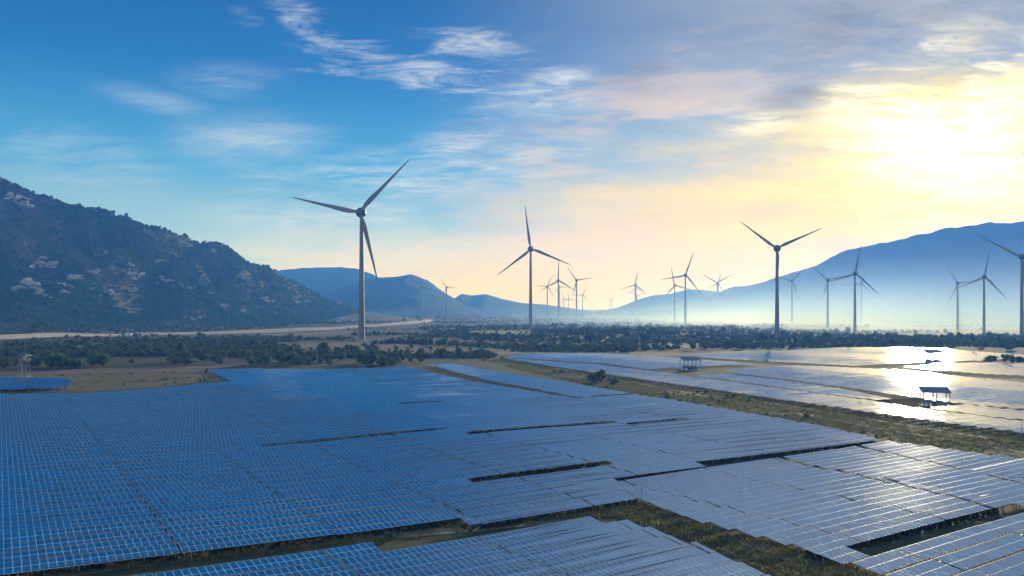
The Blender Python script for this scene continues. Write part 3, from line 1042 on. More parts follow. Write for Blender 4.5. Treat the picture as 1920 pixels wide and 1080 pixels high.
def build_scrub():
    """bushes over the plain: too many to count"""
    pts, sizes = [], []
    n = 76000
    py = HOR + 1600.0 * 35 / np.exp(rng.uniform(math.log(600), math.log(4200), n))
    px = rng.uniform(-150, 2070, n)
    d = FPX * CAMZ / (py - HOR)
    x = (px - 960) / FPX * d
    dens = fbm(x / 130, d / 130, 95, 4) + 0.35 * fbm(x / 30, d / 30, 96, 2)
    # more growth on the left below the hill and in the middle belt, open pale flats in the misty distance at the right
    bias = interp([(-150, 0.35), (300, 0.45), (650, 0.40), (900, 0.25), (1400, 0.30), (2070, 0.25)], px)
    bias = bias + np.where((py < 618) & (px > 1380), -0.8, 0) + np.where((py < 610) & (px > 1050), -0.35, 0.0) + np.where(py > 650, -0.05, 0)
    ok = (dens + bias > -0.06) & (rng.random(n) < 0.8)
    # keep off the panels, the road and the pads
    solid = ((px > 930) & (py > 658 - 6 * np.clip((px - 1300) / 300, 0, 1))) | (py > 688) | ((px > 640) & (py > 676))
    road_y = interp([(-200, 646), (0, 638), (240, 627), (400, 622), (640, 614), (780, 607), (810, 596)], px)
    road = ((np.abs(py - road_y) < 3.2) | ((py > road_y) & (py < road_y + 11) & (rng.random(n) < 0.9))) & (px < 815)
    ok &= ~solid & ~road
    for (a, b_, c, e) in ((880, 1000, 620, 631), (560, 960, 650, 662), (1215, 1310, 640, 650)):
        ok &= ~((px > a) & (px < b_) & (py > c) & (py < e) & (rng.random(n) < 0.9))
    x, d = x[ok], d[ok]
    P = np.stack([x, d, terrain(x, d) - 0.3], 1)
    size = np.exp(rng.normal(math.log(1.65), 0.42, len(P)))
    var = [crown_mesh('scrub_crown', 110 + q, M['leaf'], rz=0.72, clumps=9, per=22, leaf=0.26, low=True) for q in range(4)] + \
          [crown_mesh('scrub_crown', 120, M['leaf_dry'], rz=0.6, clumps=8, per=22, leaf=0.26, low=True)]
    print('scrub', len(P))
    scatter('scrub', P, size, var, 'low scrub and bushes spread over the valley plain', 'scrub')


build_scrub()
N_TREES = [0]


def tree(px, py, r, label, group, dry=False, h=None):
    x, y = gp(px, py)
    z = float(terrain(x, y))
    t = link('tree', None, None, (x, y, z))
    k = N_TREES[0]
    N_TREES[0] += 1
    rr = random.Random(900 + k)
    t.rotation_euler = (0, 0, rr.uniform(0, 6.28))
    tag(t, label, 'tree', group)
    tr = link('trunk', TRUNKS[k % 3], t)
    tr.scale = (r * 0.9, r * 0.9, r * 0.75)
    cr = link('crown', (CROWNS_DRY if dry else CROWNS)[k % (2 if dry else 4)], t)
    hs = h or rr.uniform(0.85, 1.15) * r
    cr.scale = (r * rr.uniform(0.9, 1.12), r * rr.uniform(0.9, 1.12), hs)
    cr.location = (0, 0, r * 0.12)
    return t


def build_trees():
    r = random.Random(5)
    g = 'trees along the far edge of the big left field'
    # belt behind the big field, from the left edge to the strip beside the corridor
    for i, px in enumerate(sorted(r.gauss(c, 26) for c in (10, 60, 110, 190, 330, 420, 480, 545, 600, 690, 745) for _ in range(6))):
        py = interp([(-40, 692), (140, 690), (300, 684), (420, 686), (640, 689), (790, 688)], px) - abs(r.gauss(0, 6.0)) - 1
        tree(px, py, r.uniform(1.6, 4.2), ordinal(i + 1) + ' tree from the left in the belt behind the big left field', g)
    for i, (px, py, s) in enumerate(sorted(((545, 684, 6.6), (528, 683, 5.6), (500, 686, 4.8), (562, 686, 5.0), (697, 686, 6.2), (680, 685, 5.2), (715, 687, 5.0), (735, 688, 4.2),
                      (12, 691, 5.5), (60, 690, 5.8), (95, 689, 5.4), (118, 688, 4.8), (175, 687, 5.6), (195, 686, 5.0), (140, 689, 4.4), (330, 686, 4.6), (350, 687, 4.4)))):
        tree(px, py, s * 0.8, ordinal(i + 1) + ' of the tall trees, from the left, behind the left panels', 'large trees in the belt behind the left panels')
    # belt behind the bright panels at the right
    for i, px in enumerate(sorted(r.uniform(1300, 1960) for _ in range(58))):
        py = interp([(1300, 657), (1500, 652), (1690, 648), (1960, 662)], px) - abs(r.gauss(0, 6.5)) - 0.5
        tree(px, py, r.uniform(1.5, 3.7), ordinal(i + 1) + ' hazy tree from the left in the belt behind the bright panels', 'trees behind the bright panels')
    for i, px in enumerate(sorted(r.uniform(720, 1300) for _ in range(40))):
        py = interp([(720, 650), (1000, 655), (1300, 655)], px) - abs(r.gauss(0, 8.0)) - 2
        tree(px, py, r.uniform(1.9, 3.8), ordinal(i + 1) + ' tree from the left in the scrubby middle belt', 'trees of the middle belt', dry=r.random() < 0.2)
    # single ones
    tree(1112, 720, 2.9, 'dark bushy tree by the track in the green corridor', None)
    tree(1126, 719, 3.1, 'taller dark tree in the pair by the corridor track', None, h=4.2)
    tree(1150, 725, 2.6, 'low spreading bush just below the corridor tree pair', None, h=1.8)
    tree(860, 668, 3.8, 'lone tree on the ploughed field left of the corridor', None)
    tree(872, 671, 3.0, 'smaller tree next to the lone one by the ploughed field', None)
    tree(1858, 679, 4.2, 'rounded dark bush standing against the white panels', None, h=3.2)
    for i in range(7):
        tree(1885 + i * 14, 680 + r.uniform(-1, 1.5), r.uniform(2.2, 3.4), ordinal(i + 1) + ' bush from the left in the row among the white panels', 'bushes among the white panels')


build_trees()


def tuft_mesh(seed, n=16, h=0.5):
    r = np.random.default_rng(seed)
    V, F = [], []
    for i in range(n):
        a = r.uniform(0, 6.28)
        b0 = np.array([r.normal(0, 0.28), r.normal(0, 0.28), -0.03])
        d = np.array([math.cos(a), math.sin(a), 0.0])
        w = np.array([-d[1], d[0], 0]) * r.uniform(0.03, 0.06)
        hh = h * r.uniform(0.5, 1.2)
        tip = b0 + d * hh * r.uniform(0.2, 0.8) + np.array([0, 0, hh])
        mid = (b0 + tip) / 2 + np.array([0, 0, hh * 0.12])
        o = len(V)
        V += [b0 - w, b0 + w, mid + w * 0.8, mid - w * 0.8, tip, tip]
        V[o + 4] = tip - w * 0.1
        V[o + 5] = tip + w * 0.1
        F += [(o, o + 1, o + 2, o + 3), (o + 3, o + 2, o + 5, o + 4)]
    return mesh_np('grass_tuft', V, F, M['grass'])


def scatter_in(polys, n, avoid=()):
    out = []
    for poly, k in polys:
        W = np.array([gp(*q) for q in poly])
        lo, hi = W.min(0), W.max(0)
        P = rng.uniform(lo, hi, (k * 4, 2))
        P = P[in_poly(W, P[:, 0], P[:, 1])][:k]
        out.append(P)
    return np.concatenate(out)


def build_grass():
    strip = [(-80, 1120), (200, 1072), (520, 1030), (900, 988), (1155, 963), (1300, 1010), (1460, 1078), (1700, 1180), (1720, 1120), (1580, 1050), (1400, 1004), (1280, 964), (1203, 940), (980, 964), (640, 994), (387, 1026), (0, 1080), (-80, 1095)]
    corr = [(900, 674), (1180, 743), (1280, 757), (1400, 777), (1550, 802), (1650, 822), (1780, 842), (1920, 862), (2060, 885), (2060, 838), (1920, 815), (1780, 797), (1613, 772), (1447, 748), (1280, 724), (1100, 696), (945, 672)]
    side = [(-60, 738), (150, 733), (290, 725), (430, 714), (385, 697), (150, 700), (-60, 708)]
    pad = [(1640, 748), (1665, 745), (1720, 744), (1800, 753), (1750, 763), (1735, 764)]
    P = scatter_in([(strip, 14000), (corr, 34000), (side, 6000), (pad, 1500)], 0)
    # patchy
    d = fbm(P[:, 0] / 9, P[:, 1] / 9, 133, 4)
    P = P[rng.random(len(P)) < np.clip(0.55 + 0.6 * d, 0.05, 1)]
    Z = terrain(P[:, 0], P[:, 1])
    size = np.exp(rng.normal(math.log(1.0), 0.4, len(P)))
    scatter('grass', np.column_stack([P, Z]), size, [tuft_mesh(i, 14, 0.26) for i in range(4)], 'rough grass growing between the panel fields', 'grass')
    B = scatter_in([(strip, 45), (corr, 650), (side, 220)], 0)
    # bushes gather along the shaded lower side of the corridor
    q = fbm(B[:, 0] / 16, B[:, 1] / 16, 139, 3)
    B = B[q > 0.15]
    scatter('low_bushes', np.column_stack([B, terrain(B[:, 0], B[:, 1]) - 0.05]), np.exp(rng.normal(math.log(0.55), 0.35, len(B))),
            [crown_mesh('bush_crown', 150 + i, M['leaf'], rz=0.7, clumps=9, per=30, leaf=0.2) for i in range(3)], 'small bushes dotted through the grass between panel fields', 'bushes')


build_grass()


def build_shade_weeds():  # undergrowth added to hide sunlit ground and keep the table gaps dark
    W = np.array(SHADE_WEEDS)
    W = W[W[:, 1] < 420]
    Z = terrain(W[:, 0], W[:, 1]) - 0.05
    var = [crown_mesh('shade_weed_crown', 170 + i, M['weed'], rz=0.8, clumps=7, per=16, leaf=0.28, low=True) for i in range(3)]
    print('shade_weeds', len(W))
    scatter('shade_weeds', np.column_stack([W, Z]), np.exp(rng.normal(math.log(0.40), 0.25, len(W))), var, 'dark undergrowth added to shade the ground under the open edges of panel tables', 'shade_weeds')


build_shade_weeds()


# ------------------------------------------------------------------ rocks on the hill
def rock_mesh(seed, n=18):
    r = random.Random(seed)
    bm = bmesh.new()
    for i in range(n):
        s = r.uniform(0.18, 0.5)
        g = bmesh.ops.create_icosphere(bm, subdivisions=2 if i % 3 else 1, radius=1.0)
        off = Vector((r.gauss(0, 0.85), r.gauss(0, 0.3), 0))
        off.z = r.gauss(0, 0.42) - 0.25 * off.x
        sq = Vector((r.uniform(0.7, 1.5), r.uniform(0.5, 0.9), r.uniform(0.4, 1.0))) * s
        ph = [r.uniform(0, 6.28) for _ in range(6)]
        for v in g['verts']:
            c = v.co
            k = 1 + 0.16 * math.sin(c.x * 4 + ph[0]) + 0.14 * math.sin(c.y * 5 + ph[1]) + 0.16 * math.sin(c.z * 4.5 + ph[2]) + 0.06 * r.uniform(-1, 1)
            c = c * k
            c = Vector([round(q * 2.2 + 0.3) / 2.2 * 0.6 + q * 0.4 for q in c]) * r.uniform(0.88, 1.1)
            v.co = Vector((c.x * sq.x, c.y * sq.y, c.z * sq.z)) + off
    me = bpy.data.meshes.new('rock_outcrop')
    bm.to_mesh(me)
    bm.free()
    me.materials.append(M['rock'])
    return me


def build_rocks():
    X, Y, Z = HILL
    spx, spy = 960 + FPX * X / Y, HOR + FPX * (CAMZ - Z) / Y
    front = np.arange(X.shape[0])[:, None] < X.shape[0] * 0.5 + np.zeros_like(X)
    rocks = [(34, 378, 17, 'tall pinkish rock face just below the crest at the left edge'), (48, 392, 9, 'small pale ledge under the crest rock face'),
             (60, 545, 22, 'broad grey boulder slab low on the hill, farthest left'), (72, 552, 13, 'bright rock scar on the right of the broad boulder slab'),
             (122, 536, 12, 'white-faced boulder between the two low slabs'), (138, 522, 15, 'grey rock slab above the white-faced boulder'),
             (90, 495, 15, 'dark grey slab halfway up the hill at the left'), (46, 455, 6, 'lone white boulder high in the forest at the left'),
             (186, 481, 8, 'small white rock in the forest, upper middle of the slope'), (198, 476, 7, 'rock ledge beside the small white rock'), (240, 496, 9, 'pinkish boulder in the middle of the slope'),
             (174, 510, 10, 'pale boulder left of the middle gully'), (245, 517, 13, 'long grey slab in the middle of the slope'), (305, 524, 12, 'bright white streak of rock right of the slope middle'),
             (296, 532, 7, 'small white rock under the bright streak'), (350, 538, 10, 'white boulder on the right part of the slope'), (391, 552, 7, 'small white boulder farther right on the slope'),
             (245, 548, 10, 'pale rock low on the middle slope'), (200, 548, 14, 'wide bluish slab low on the middle slope'), (375, 596, 8, 'white boulder at the hill foot'), (360, 600, 9, 'rock ledge at the hill foot'),
             (415, 575, 12, 'tilted grey slab on the lower right slope'), (455, 585, 10, 'pale rocks low on the right slope'), (498, 565, 13, 'reddish rock cut near the right end of the hill'),
             (552, 567, 12, 'orange earth bank near the right end of the hill'), (397, 457, 9, 'rocky knob standing on the skyline ridge'), (630, 566, 11, 'reddish rocks at the last right foot of the hill')]
    for k, (px, py, s, lab) in enumerate(rocks):
        e = np.where(front, (spx - px) ** 2 + (spy - py) ** 2, 1e9)
        i, j = np.unravel_index(np.argmin(e), e.shape)
        o = link('rock_outcrop', rock_mesh(300 + k), None, (X[i, j], Y[i, j] - s * 0.25, Z[i, j] + s * 0.05))
        o.scale = (s * 0.95, s * 0.75, s * 0.72)
        o.rotation_euler = (R(-18), 0, random.Random(k).uniform(-0.5, 0.5))
        tag(o, lab, 'rock', 'rock outcrops on the hill')
    # earth heap where the road ends
    x, y = gp(803, 601)
    o = link('earth_bank', rock_mesh(390, 26), None, (x, y + 10, 2.5))
    o.scale = (14, 10, 7)
    tag(o, 'reddish earth bank where the pale road ends', 'earth bank')


build_rocks()

# ------------------------------------------------------------------ wind turbines
def blade_mesh():
    """unit-length blade along +z: round root, wide shoulder, tapering twisted aerofoil"""
    st = [(0.0, 0.021, 0.021, 0), (0.05, 0.021, 0.020, 0), (0.12, 0.034, 0.015, 16), (0.20, 0.041, 0.012, 13), (0.32, 0.035, 0.009, 9), (0.5, 0.026, 0.006, 5),
          (0.7, 0.018, 0.004, 2), (0.88, 0.011, 0.0025, 0), (0.97, 0.006, 0.0015, -1), (1.0, 0.0015, 0.0006, -1)]
    n = 12
    mb = MB()
    vs, fs = [], []
    for (z, c, t, tw) in st:
        c, t = c * 0.84, t * 0.84
        ca, sa = math.cos(R(tw)), math.sin(R(tw))
        sh = 0.0 if z < 0.08 else -c * 0.35
        for i in range(n):
            a = 2 * math.pi * i / n
            x, y = c * math.cos(a) + sh, t * math.sin(a) * (1.0 if z < 0.08 else (0.6 + 0.4 * math.cos(a)))
            pre = -0.025 * z * z                                      # bent slightly upwind
            vs.append((x * ca - y * sa, x * sa + y * ca + pre, z))
    for k in range(len(st) - 1):
        for i in range(n):
            j = (i + 1) % n
            fs.append((k * n + i, k * n + j, (k + 1) * n + j, (k + 1) * n + i))
    fs += [tuple(reversed(range(n))), tuple(range((len(st) - 1) * n, len(st) * n))]
    return mb.add(vs, fs).mesh('blade', M['turbine'], smooth=True)


BLADE = blade_mesh()
# tower: unit height, hub radius etc. are fractions of the hub height
TOWER = MB().lathe([(0.0260, 0.0), (0.0257, 0.02), (0.0238, 0.12), (0.0214, 0.3), (0.0188, 0.5), (0.0163, 0.75), (0.0138, 0.955), (0.0138, 0.97)], 28).mesh('tower', M['turbine'], True)
_ry = Matrix.Rotation(R(90), 4, 'X')
NACELLE = MB().lathe([(0.012, -0.075), (0.022, -0.066), (0.029, -0.045), (0.033, -0.015), (0.034, 0.004)], 24, _ry).box((0, 0.052, 0.030), (0.006, 0.012, 0.012)).mesh('nacelle', M['turbine_dark'], True)
RING = MB().lathe([(0.028, -0.006), (0.039, -0.005), (0.040, 0.006), (0.030, 0.008)], 28, _ry).mesh('generator_ring', M['turbine_dark'], True)
HUB = MB().lathe([(0.034, 0.0), (0.0335, 0.014), (0.030, 0.034), (0.022, 0.050), (0.010, 0.058), (0.002, 0.060)], 24, _ry).mesh('hub', M['turbine_dark'], True)
PAD = MB().lathe([(0.055, -0.01), (0.055, 0.0015), (0.034, 0.004), (0.030, 0.006)], 28).mesh('foundation', M['concrete'], False)
DOOR = MB().box((0, -0.0257, 0.014), (0.009, 0.002, 0.020)).mesh('door', M['cabinet'])


def turbine(hub, base_y, L, angles, label, group='wind turbines', yaw=0.0, base_x=None, d=None, detail=True):
    """hub pixel, base pixel row, blade length in pixels, blade angles clockwise from up"""
    hx, hy = hub
    if d is None:
        d = FPX * CAMZ / (base_y - HOR)
    x = (hx - 960) / FPX * d
    zb = float(terrain(x, d))
    hz = CAMZ + (HOR - hy) * d / FPX - zb
    bl = L * d / FPX
    t = link('wind_turbine', None, None, (x, d, zb))
    tag(t, label, 'wind turbine', group)
    yw = R(yaw) - math.atan2(x, d) * 0.6
    fwd = Matrix.Rotation(yw, 4, 'Z')                                # rotor looks back at the viewer (-y) when yaw is 0
    tw = link('tower', TOWER, t)
    tw.scale = (hz * 1.0, hz * 1.0, hz)
    if detail:
        dr = link('door', DOOR, tw)
        pd = link('foundation', PAD, t)
        pd.scale = (hz, hz, hz)
    for me, nm in ((NACELLE, 'nacelle'), (RING, 'generator_ring'), (HUB, 'hub')):
        if not detail and nm == 'generator_ring':
            continue
        o = link(nm, me, t)
        off = fwd @ Vector((0, -hz * (0.012 if nm == 'nacelle' else 0.016 if nm == 'generator_ring' else 0.020), 0))
        o.location = (off.x, off.y, hz)
        o.rotation_euler = (0, 0, yw)
        o.scale = (hz * 1.0,) * 3
    k = max(1.0, 1.0)
    for a in angles:
        o = link('blade', BLADE, t)
        off = fwd @ Vector((0, -hz * 0.042, 0))
        m = Matrix.Translation((off.x, off.y, hz)) @ fwd @ Matrix.Rotation(R(a), 4, 'Y') @ Matrix.Scale(bl, 4)
        o.matrix_local = m
    return t


def far_d(L, blade=62.0):
    return blade * FPX / L


def build_turbines():
    T = turbine
    T((678, 399), 641, 138, (45.6, 164.5, 283), 'tallest wind turbine, standing by the ploughed field at the left', yaw=-16)
    T((995, 467), 613, 82, (352, 112, 232), 'large wind turbine in the middle with one blade nearly upright', yaw=4)
    T((1457, 466), 634, 87, (308, 66, 180), 'dark wind turbine shaped like a Y before the right mountain', yaw=-6)
    T((1916, 482), 634, 80, (300, 60, 180), 'wind turbine cut off by the right edge of the picture', yaw=-4)
    T((1603, 513), 623, 58, (10, 134, 253), 'wind turbine in front of the right mountain, blade nearly upright', yaw=5)
    T((1845, 519), 627, 56, (9.5, 138, 247), 'wind turbine left of the one at the right edge, in mist', yaw=8)
    T((1285, 516), 608, 49, (19, 141, 260), 'larger turbine of the pair between the middle and the Y-shaped one', yaw=8)
    T((1265, 535), 604, 38, (349, 107, 222), 'smaller turbine of the pair, half a blade length behind its neighbour', yaw=0)
    T((1345, 530), 597, 33, (300, 61, 180), 'turbine showing five blades with the one behind it, front one', yaw=0, detail=False)
    T((1346.5, 531.5), 594, 25, (15, 152, 250), 'turbine hidden behind the front one of the five-bladed pair', yaw=0, detail=False)
    T((1485, 526.5), 609, 40, (44.5, 162, 284), 'hazy turbine just right of the dark Y-shaped one', yaw=0)
    T((1552, 524.5), 615, 36, (311, 78, 195), 'hazy turbine left of the upright-bladed one before the mountain', yaw=0)
    T((1615, 531), 609, 34, (20, 140, 262), 'pale turbine peeping out behind the upright-bladed one', yaw=0, detail=False)
    T((1795.5, 531), 618, 37, (328, 84, 204), 'hazy turbine whose blade meets its right neighbour in the mist', yaw=0)
    T((1047, 526), 600, 42, (1, 121, 241), 'turbine right of the middle one, with a blade straight up', yaw=0)
    T((1026.3, 536.5), 595, 26, (28, 150, 272), 'turbine nearest the right blade tip of the middle one', yaw=0, detail=False)
    T((1048.6, 537.6), 594, 21, (97, 217, 337), 'small turbine almost hidden behind the straight-up one', yaw=0, detail=False)
    T((1081, 525.5), 600, 32, (325, 82, 195), 'turbine with a flat right blade in the central cluster', yaw=0)
    T((1092.4, 553), 593.8, 19, (27, 143, 270), 'small turbine right of the flat-bladed one in the cluster', yaw=0, detail=False)
    T((1057, 560), 592.9, 15, (345, 105, 225), 'tiny turbine left of two in the gap of the cluster', yaw=0, detail=False)
    T((1066, 559.5), 593.2, 17, (357, 110, 235), 'tiny turbine right of two in the gap of the cluster', yaw=0, detail=False)
    T((1145.6, 562), 592.3, 12.5, (290, 43, 165), 'tiniest turbine, alone above the valley gap', yaw=0, detail=False)
    T((1191, 534), 595, 29, (12, 128, 253), 'front turbine of the overlapping three left of the right hills', yaw=0)
    T((1192.5, 539), 593, 23, (0, 125, 228), 'middle turbine of the overlapping three', yaw=0, detail=False)
    T((1194.5, 554), 594.4, 18, (80, 200, 300), 'lowest turbine of the overlapping three', yaw=0, detail=False)
    T((790.7, 538), 598, 25, (351, 105, 235), 'pale turbine before the blue ridge, left of two', yaw=0, detail=False)
    T((837.3, 539), 598, 22, (327, 87, 205), 'darker turbine at the end of the blue ridge, right of two', yaw=0, detail=False)
    T((1717, 548), 600, 24, (20, 140, 260), 'very faint turbine in the mist before the right mountain', yaw=0, detail=False)
    T((1740, 546), 600, 24, (50, 170, 290), 'second very faint turbine in the mist before the right mountain', yaw=0, detail=False)


build_turbines()


# ------------------------------------------------------------------ small structures
def watchtower():
    x, y = gp(45, 729)
    z = float(terrain(x, y))
    t = link('watchtower', None, None, (x, y, z))
    tag(t, 'slender watchtower with green roof and open platforms by the panels', 'watchtower')
    H = 15.5
    w0, w1 = 2.0, 1.45
    for sx, sy in ((-1, -1), (1, -1), (1, 1), (-1, 1)):
        MB().tube((sx * w0, sy * w0, -0.3), (sx * w1, sy * w1, H - 1.2), 0.085, 0.07, 6).build('leg', M['roof_grey'], t)
    for h in (5.2, 12.4):
        w = w0 + (w1 - w0) * h / H
        pl = MB().box((0, 0, h), (2 * w + 0.9, 2 * w + 0.9, 0.18)).build('platform', M['concrete'], t)
        rl = MB()
        e = w + 0.4
        for q in (0.55, 1.1):
            for (a, b_) in (((-e, -e), (e, -e)), ((e, -e), (e, e)), ((e, e), (-e, e)), ((-e, e), (-e, -e))):
                rl.tube((*a, h + q), (*b_, h + q), 0.045, n=4)
        for i in range(5):
            for sx, sy in ((-e + i * e / 2, -e), (-e + i * e / 2, e), (-e, -e + i * e / 2), (e, -e + i * e / 2)):
                rl.tube((sx, sy, h), (sx, sy, h + 1.1), 0.035, n=4)
        rl.build('railing', M['roof_grey'], pl)
    br = MB()
    for h0, h1 in ((0.2, 4.4), (4.8, 8.7), (9.1, 12.2)):
        a, b_ = w0 + (w1 - w0) * h0 / H, w0 + (w1 - w0) * h1 / H
        for s in (-1, 1):
            br.tube((-a, s * a, h0), (b_, s * b_, h1), 0.05, n=4).tube((a, s * a, h0), (-b_, s * b_, h1), 0.05, n=4)
            br.tube((s * a, -a, h0), (s * b_, b_, h1), 0.05, n=4).tube((s * a, a, h0), (s * b_, -b_, h1), 0.05, n=4)
    br.build('bracing', M['roof_grey'], t)
    MB().lathe([(3.4, H - 1.3), (3.4, H - 1.15), (1.6, H - 0.45), (0.1, H)], 4, Matrix.Rotation(R(45), 4, 'Z')).build('roof', M['roof_green'], t)
    MB().box((1.0, -1.5, 13.6), (1.2, 0.1, 1.6)).build('wall_panel', M['white'], t)
    lad = MB()
    for s in (-0.25, 0.25):
        lad.tube((s, -w0 - 0.1, 0), (s, -w1 - 0.25, 12.4), 0.04, n=4)
    for i in range(24):
        f = i / 24
        lad.tube((-0.25, -w0 - 0.1 + (w0 - w1 - 0.15) * f, 12.4 * f), (0.25, -w0 - 0.1 + (w0 - w1 - 0.15) * f, 12.4 * f), 0.03, n=4)
    lad.build('ladder', M['steel'], t)


def station(px, py, w, label, rot):
    """open-sided roof over transformer and inverter cabinets"""
    x, y = gp(px, py)
    z = float(terrain(x, y))
    t = link('inverter_station', None, None, (x, y, z))
    t.rotation_euler = (0, 0, R(rot))
    tag(t, label, 'inverter station', 'inverter stations')
    d, h = w * 0.62, w * 0.46
    MB().box((0, 0, 0.2), (w * 1.05, d * 1.1, 0.5)).build('plinth', M['concrete'], t)
    for sx in (-1, 0, 1):
        for sy in (-1, 1):
            p = MB().box((sx * w * 0.44, sy * d * 0.42, h / 2 + 0.4), (0.26, 0.26, h)).build('post', M['steel'], t)
            MB().tube((sx * w * 0.44, sy * d * 0.42, h - 0.6), (sx * w * 0.44 + (-0.9 if sx > 0 else 0.9), sy * d * 0.42, h + 0.4), 0.05, n=4).build('knee_brace', M['steel'], p)
    # mono-pitch roof of ribbed sheet, low side to the front
    n = 15
    rise = w * 0.16
    for i in range(n):
        xx = -w / 2 + (i + 0.5) * w / n
        mb = MB()
        mb.add([(xx - w / n / 2 + 0.02, -d * 0.56, h + 0.45), (xx + w / n / 2 - 0.02, -d * 0.56, h + 0.45), (xx + w / n / 2 - 0.02, d * 0.56, h + 0.45 + rise), (xx - w / n / 2 + 0.02, d * 0.56, h + 0.45 + rise),
                (xx - w / n / 2 + 0.02, -d * 0.56, h + 0.57), (xx + w / n / 2 - 0.02, -d * 0.56, h + 0.57), (xx + w / n / 2 - 0.02, d * 0.56, h + 0.57 + rise), (xx - w / n / 2 + 0.02, d * 0.56, h + 0.57 + rise)],
               [(3, 2, 1, 0), (4, 5, 6, 7), (0, 1, 5, 4), (1, 2, 6, 5), (2, 3, 7, 6), (3, 0, 4, 7)])
        mb.build('roof_sheet', M['roof_grey'], t)
    for i, (cx, ww, hh) in enumerate(((-0.28, 0.15, 0.21), (-0.04, 0.11, 0.16), (0.15, 0.12, 0.19), (0.32, 0.09, 0.14))):
        c = MB().box((cx * w, -0.3, 0.45 + hh * w / 2), (ww * w, d * 0.45, hh * w)).build('cabinet', M['cabinet'], t)
        MB().box((cx * w, -0.3 - d * 0.225 - 0.02, 0.45 + hh * w * 0.5), (ww * w * 0.8, 0.05, hh * w * 0.85)).build('cabinet_door', M['dark'] if i == 1 else M['roof_grey'], c)
    MB().box((-w * 0.38, -d * 0.62, 0.7), (0.9, 0.7, 1.4)).build('fan_unit', M['white'], t)


def pole(px, py, top, label, group, r=0.09, arm=False):
    x, y = gp(px, py)
    z = float(terrain(x, y))
    h = (py - top) * y / FPX
    t = link('lightning_mast' if not arm else 'power_pole', None, None, (x, y, z))
    tag(t, label, 'mast' if not arm else 'power pole', group)
    MB().tube((0, 0, -0.3), (0, 0, h), r, r * 0.55, 8).build('pole', M['steel'] if not arm else M['concrete'], t)
    if arm:
        c = MB().box((0, 0, h - 0.6), (2.6, 0.16, 0.16)).build('crossarm', M['steel'], t)
        ins = MB()
        for s in (-1.15, 0, 1.15):
            ins.tube((s, 0, h - 0.52), (s, 0, h - 0.12), 0.07, 0.05, 6)
        ins.build('insulators', M['white'], c)
    else:
        MB().tube((0, 0, h), (0, 0, h + 0.9), 0.03, 0.008, 5).build('spike', M['steel'], t)
        MB().box((0, 0, 0.1), (0.5, 0.5, 0.3)).build('footing', M['concrete'], t)


def lattice_mast():
    x, y = gp(1199, 664)
    z = float(terrain(x, y))
    t = link('lattice_mast', None, None, (x, y, z))
    tag(t, 'red and white lattice mast beside the panels in the middle', 'mast')
    H, n = 14.0, 7
    for k in range(n):
        h0, h1 = H * k / n, H * (k + 1) / n
        a, b_ = 0.95 - 0.75 * k / n, 0.95 - 0.75 * (k + 1) / n
        mb = MB()
        q = [(1, 1), (-1, 1), (-1, -1), (1, -1)]
        for i in range(4):
            c, e = q[i], q[(i + 1) % 4]
            mb.tube((c[0] * a, c[1] * a, h0), (c[0] * b_, c[1] * b_, h1), 0.10, n=4)
            mb.tube((c[0] * a, c[1] * a, h0), (e[0] * b_, e[1] * b_, h1), 0.06, n=4)
            mb.tube((c[0] * b_, c[1] * b_, h1), (e[0] * b_, e[1] * b_, h1), 0.06, n=4)
        mb.build('mast_section', M['red'] if k % 2 else M['white'], t)
    MB().tube((0, 0, H), (0, 0, H + 2.2), 0.07, 0.03, 6).build('antenna', M['white'], t)
    MB().box((0, 0, 0.0), (2.6, 2.6, 0.4)).build('footing', M['concrete'], t)


def kiosk():
    x, y = gp(1157, 665)
    z = float(terrain(x, y))
    t = link('kiosk', None, None, (x, y, z))
    tag(t, 'small upright white kiosk left of the lattice mast', 'kiosk')
    MB().box((0, 0, 1.55), (1.8, 1.6, 3.1)).build('wall', M['white'], t)
    MB().box((0, 0, 3.18), (2.1, 1.9, 0.14)).build('roof', M['concrete'], t)
    MB().box((0.2, -0.82, 1.2), (0.8, 0.06, 2.0)).build('door', M['cabinet'], t)


def truck():
    x, y = gp(237, 630)
    z = float(terrain(x, y)) + 0.2
    t = link('truck', None, None, (x, y, z))
    t.rotation_euler = (0, 0, R(6))
    tag(t, 'white-bodied lorry with green cab on the road below the hill', 'truck')
    MB().box((1.6, 0, 2.0), (8.2, 2.5, 2.5)).build('cargo_box', M['white'], t)
    MB().box((0.6, 0, 0.62), (11.0, 1.1, 0.25)).build('chassis', M['dark'], t)
    cab = MB().add([(-5.6, -1.2, 0.5), (-3.0, -1.2, 0.5), (-3.0, 1.2, 0.5), (-5.6, 1.2, 0.5), (-5.6, -1.2, 1.7), (-3.0, -1.2, 3.0), (-3.0, 1.2, 3.0), (-5.6, 1.2, 1.7),
                    (-5.2, -1.15, 2.9), (-5.2, 1.15, 2.9)],
                   [(3, 2, 1, 0), (0, 1, 5, 8, 4), (2, 3, 7, 9, 6), (1, 2, 6, 5), (3, 0, 4, 7), (4, 8, 9, 7), (8, 5, 6, 9)]).build('cab', M['truck_green'], t)
    MB().box((-5.46, 0, 2.3), (0.08, 2.0, 0.8)).build('windscreen', M['dark'], cab)
    for wx in (-4.4, 3.2, 4.5):
        for sy in (-1.1, 1.1):
            MB().lathe([(0.3, -0.16), (0.52, -0.14), (0.52, 0.14), (0.3, 0.16)], 16, Matrix.Translation((wx, sy, 0.52)) @ Matrix.Rotation(R(90), 4, 'X')).build('wheel', M['tyre'], t)


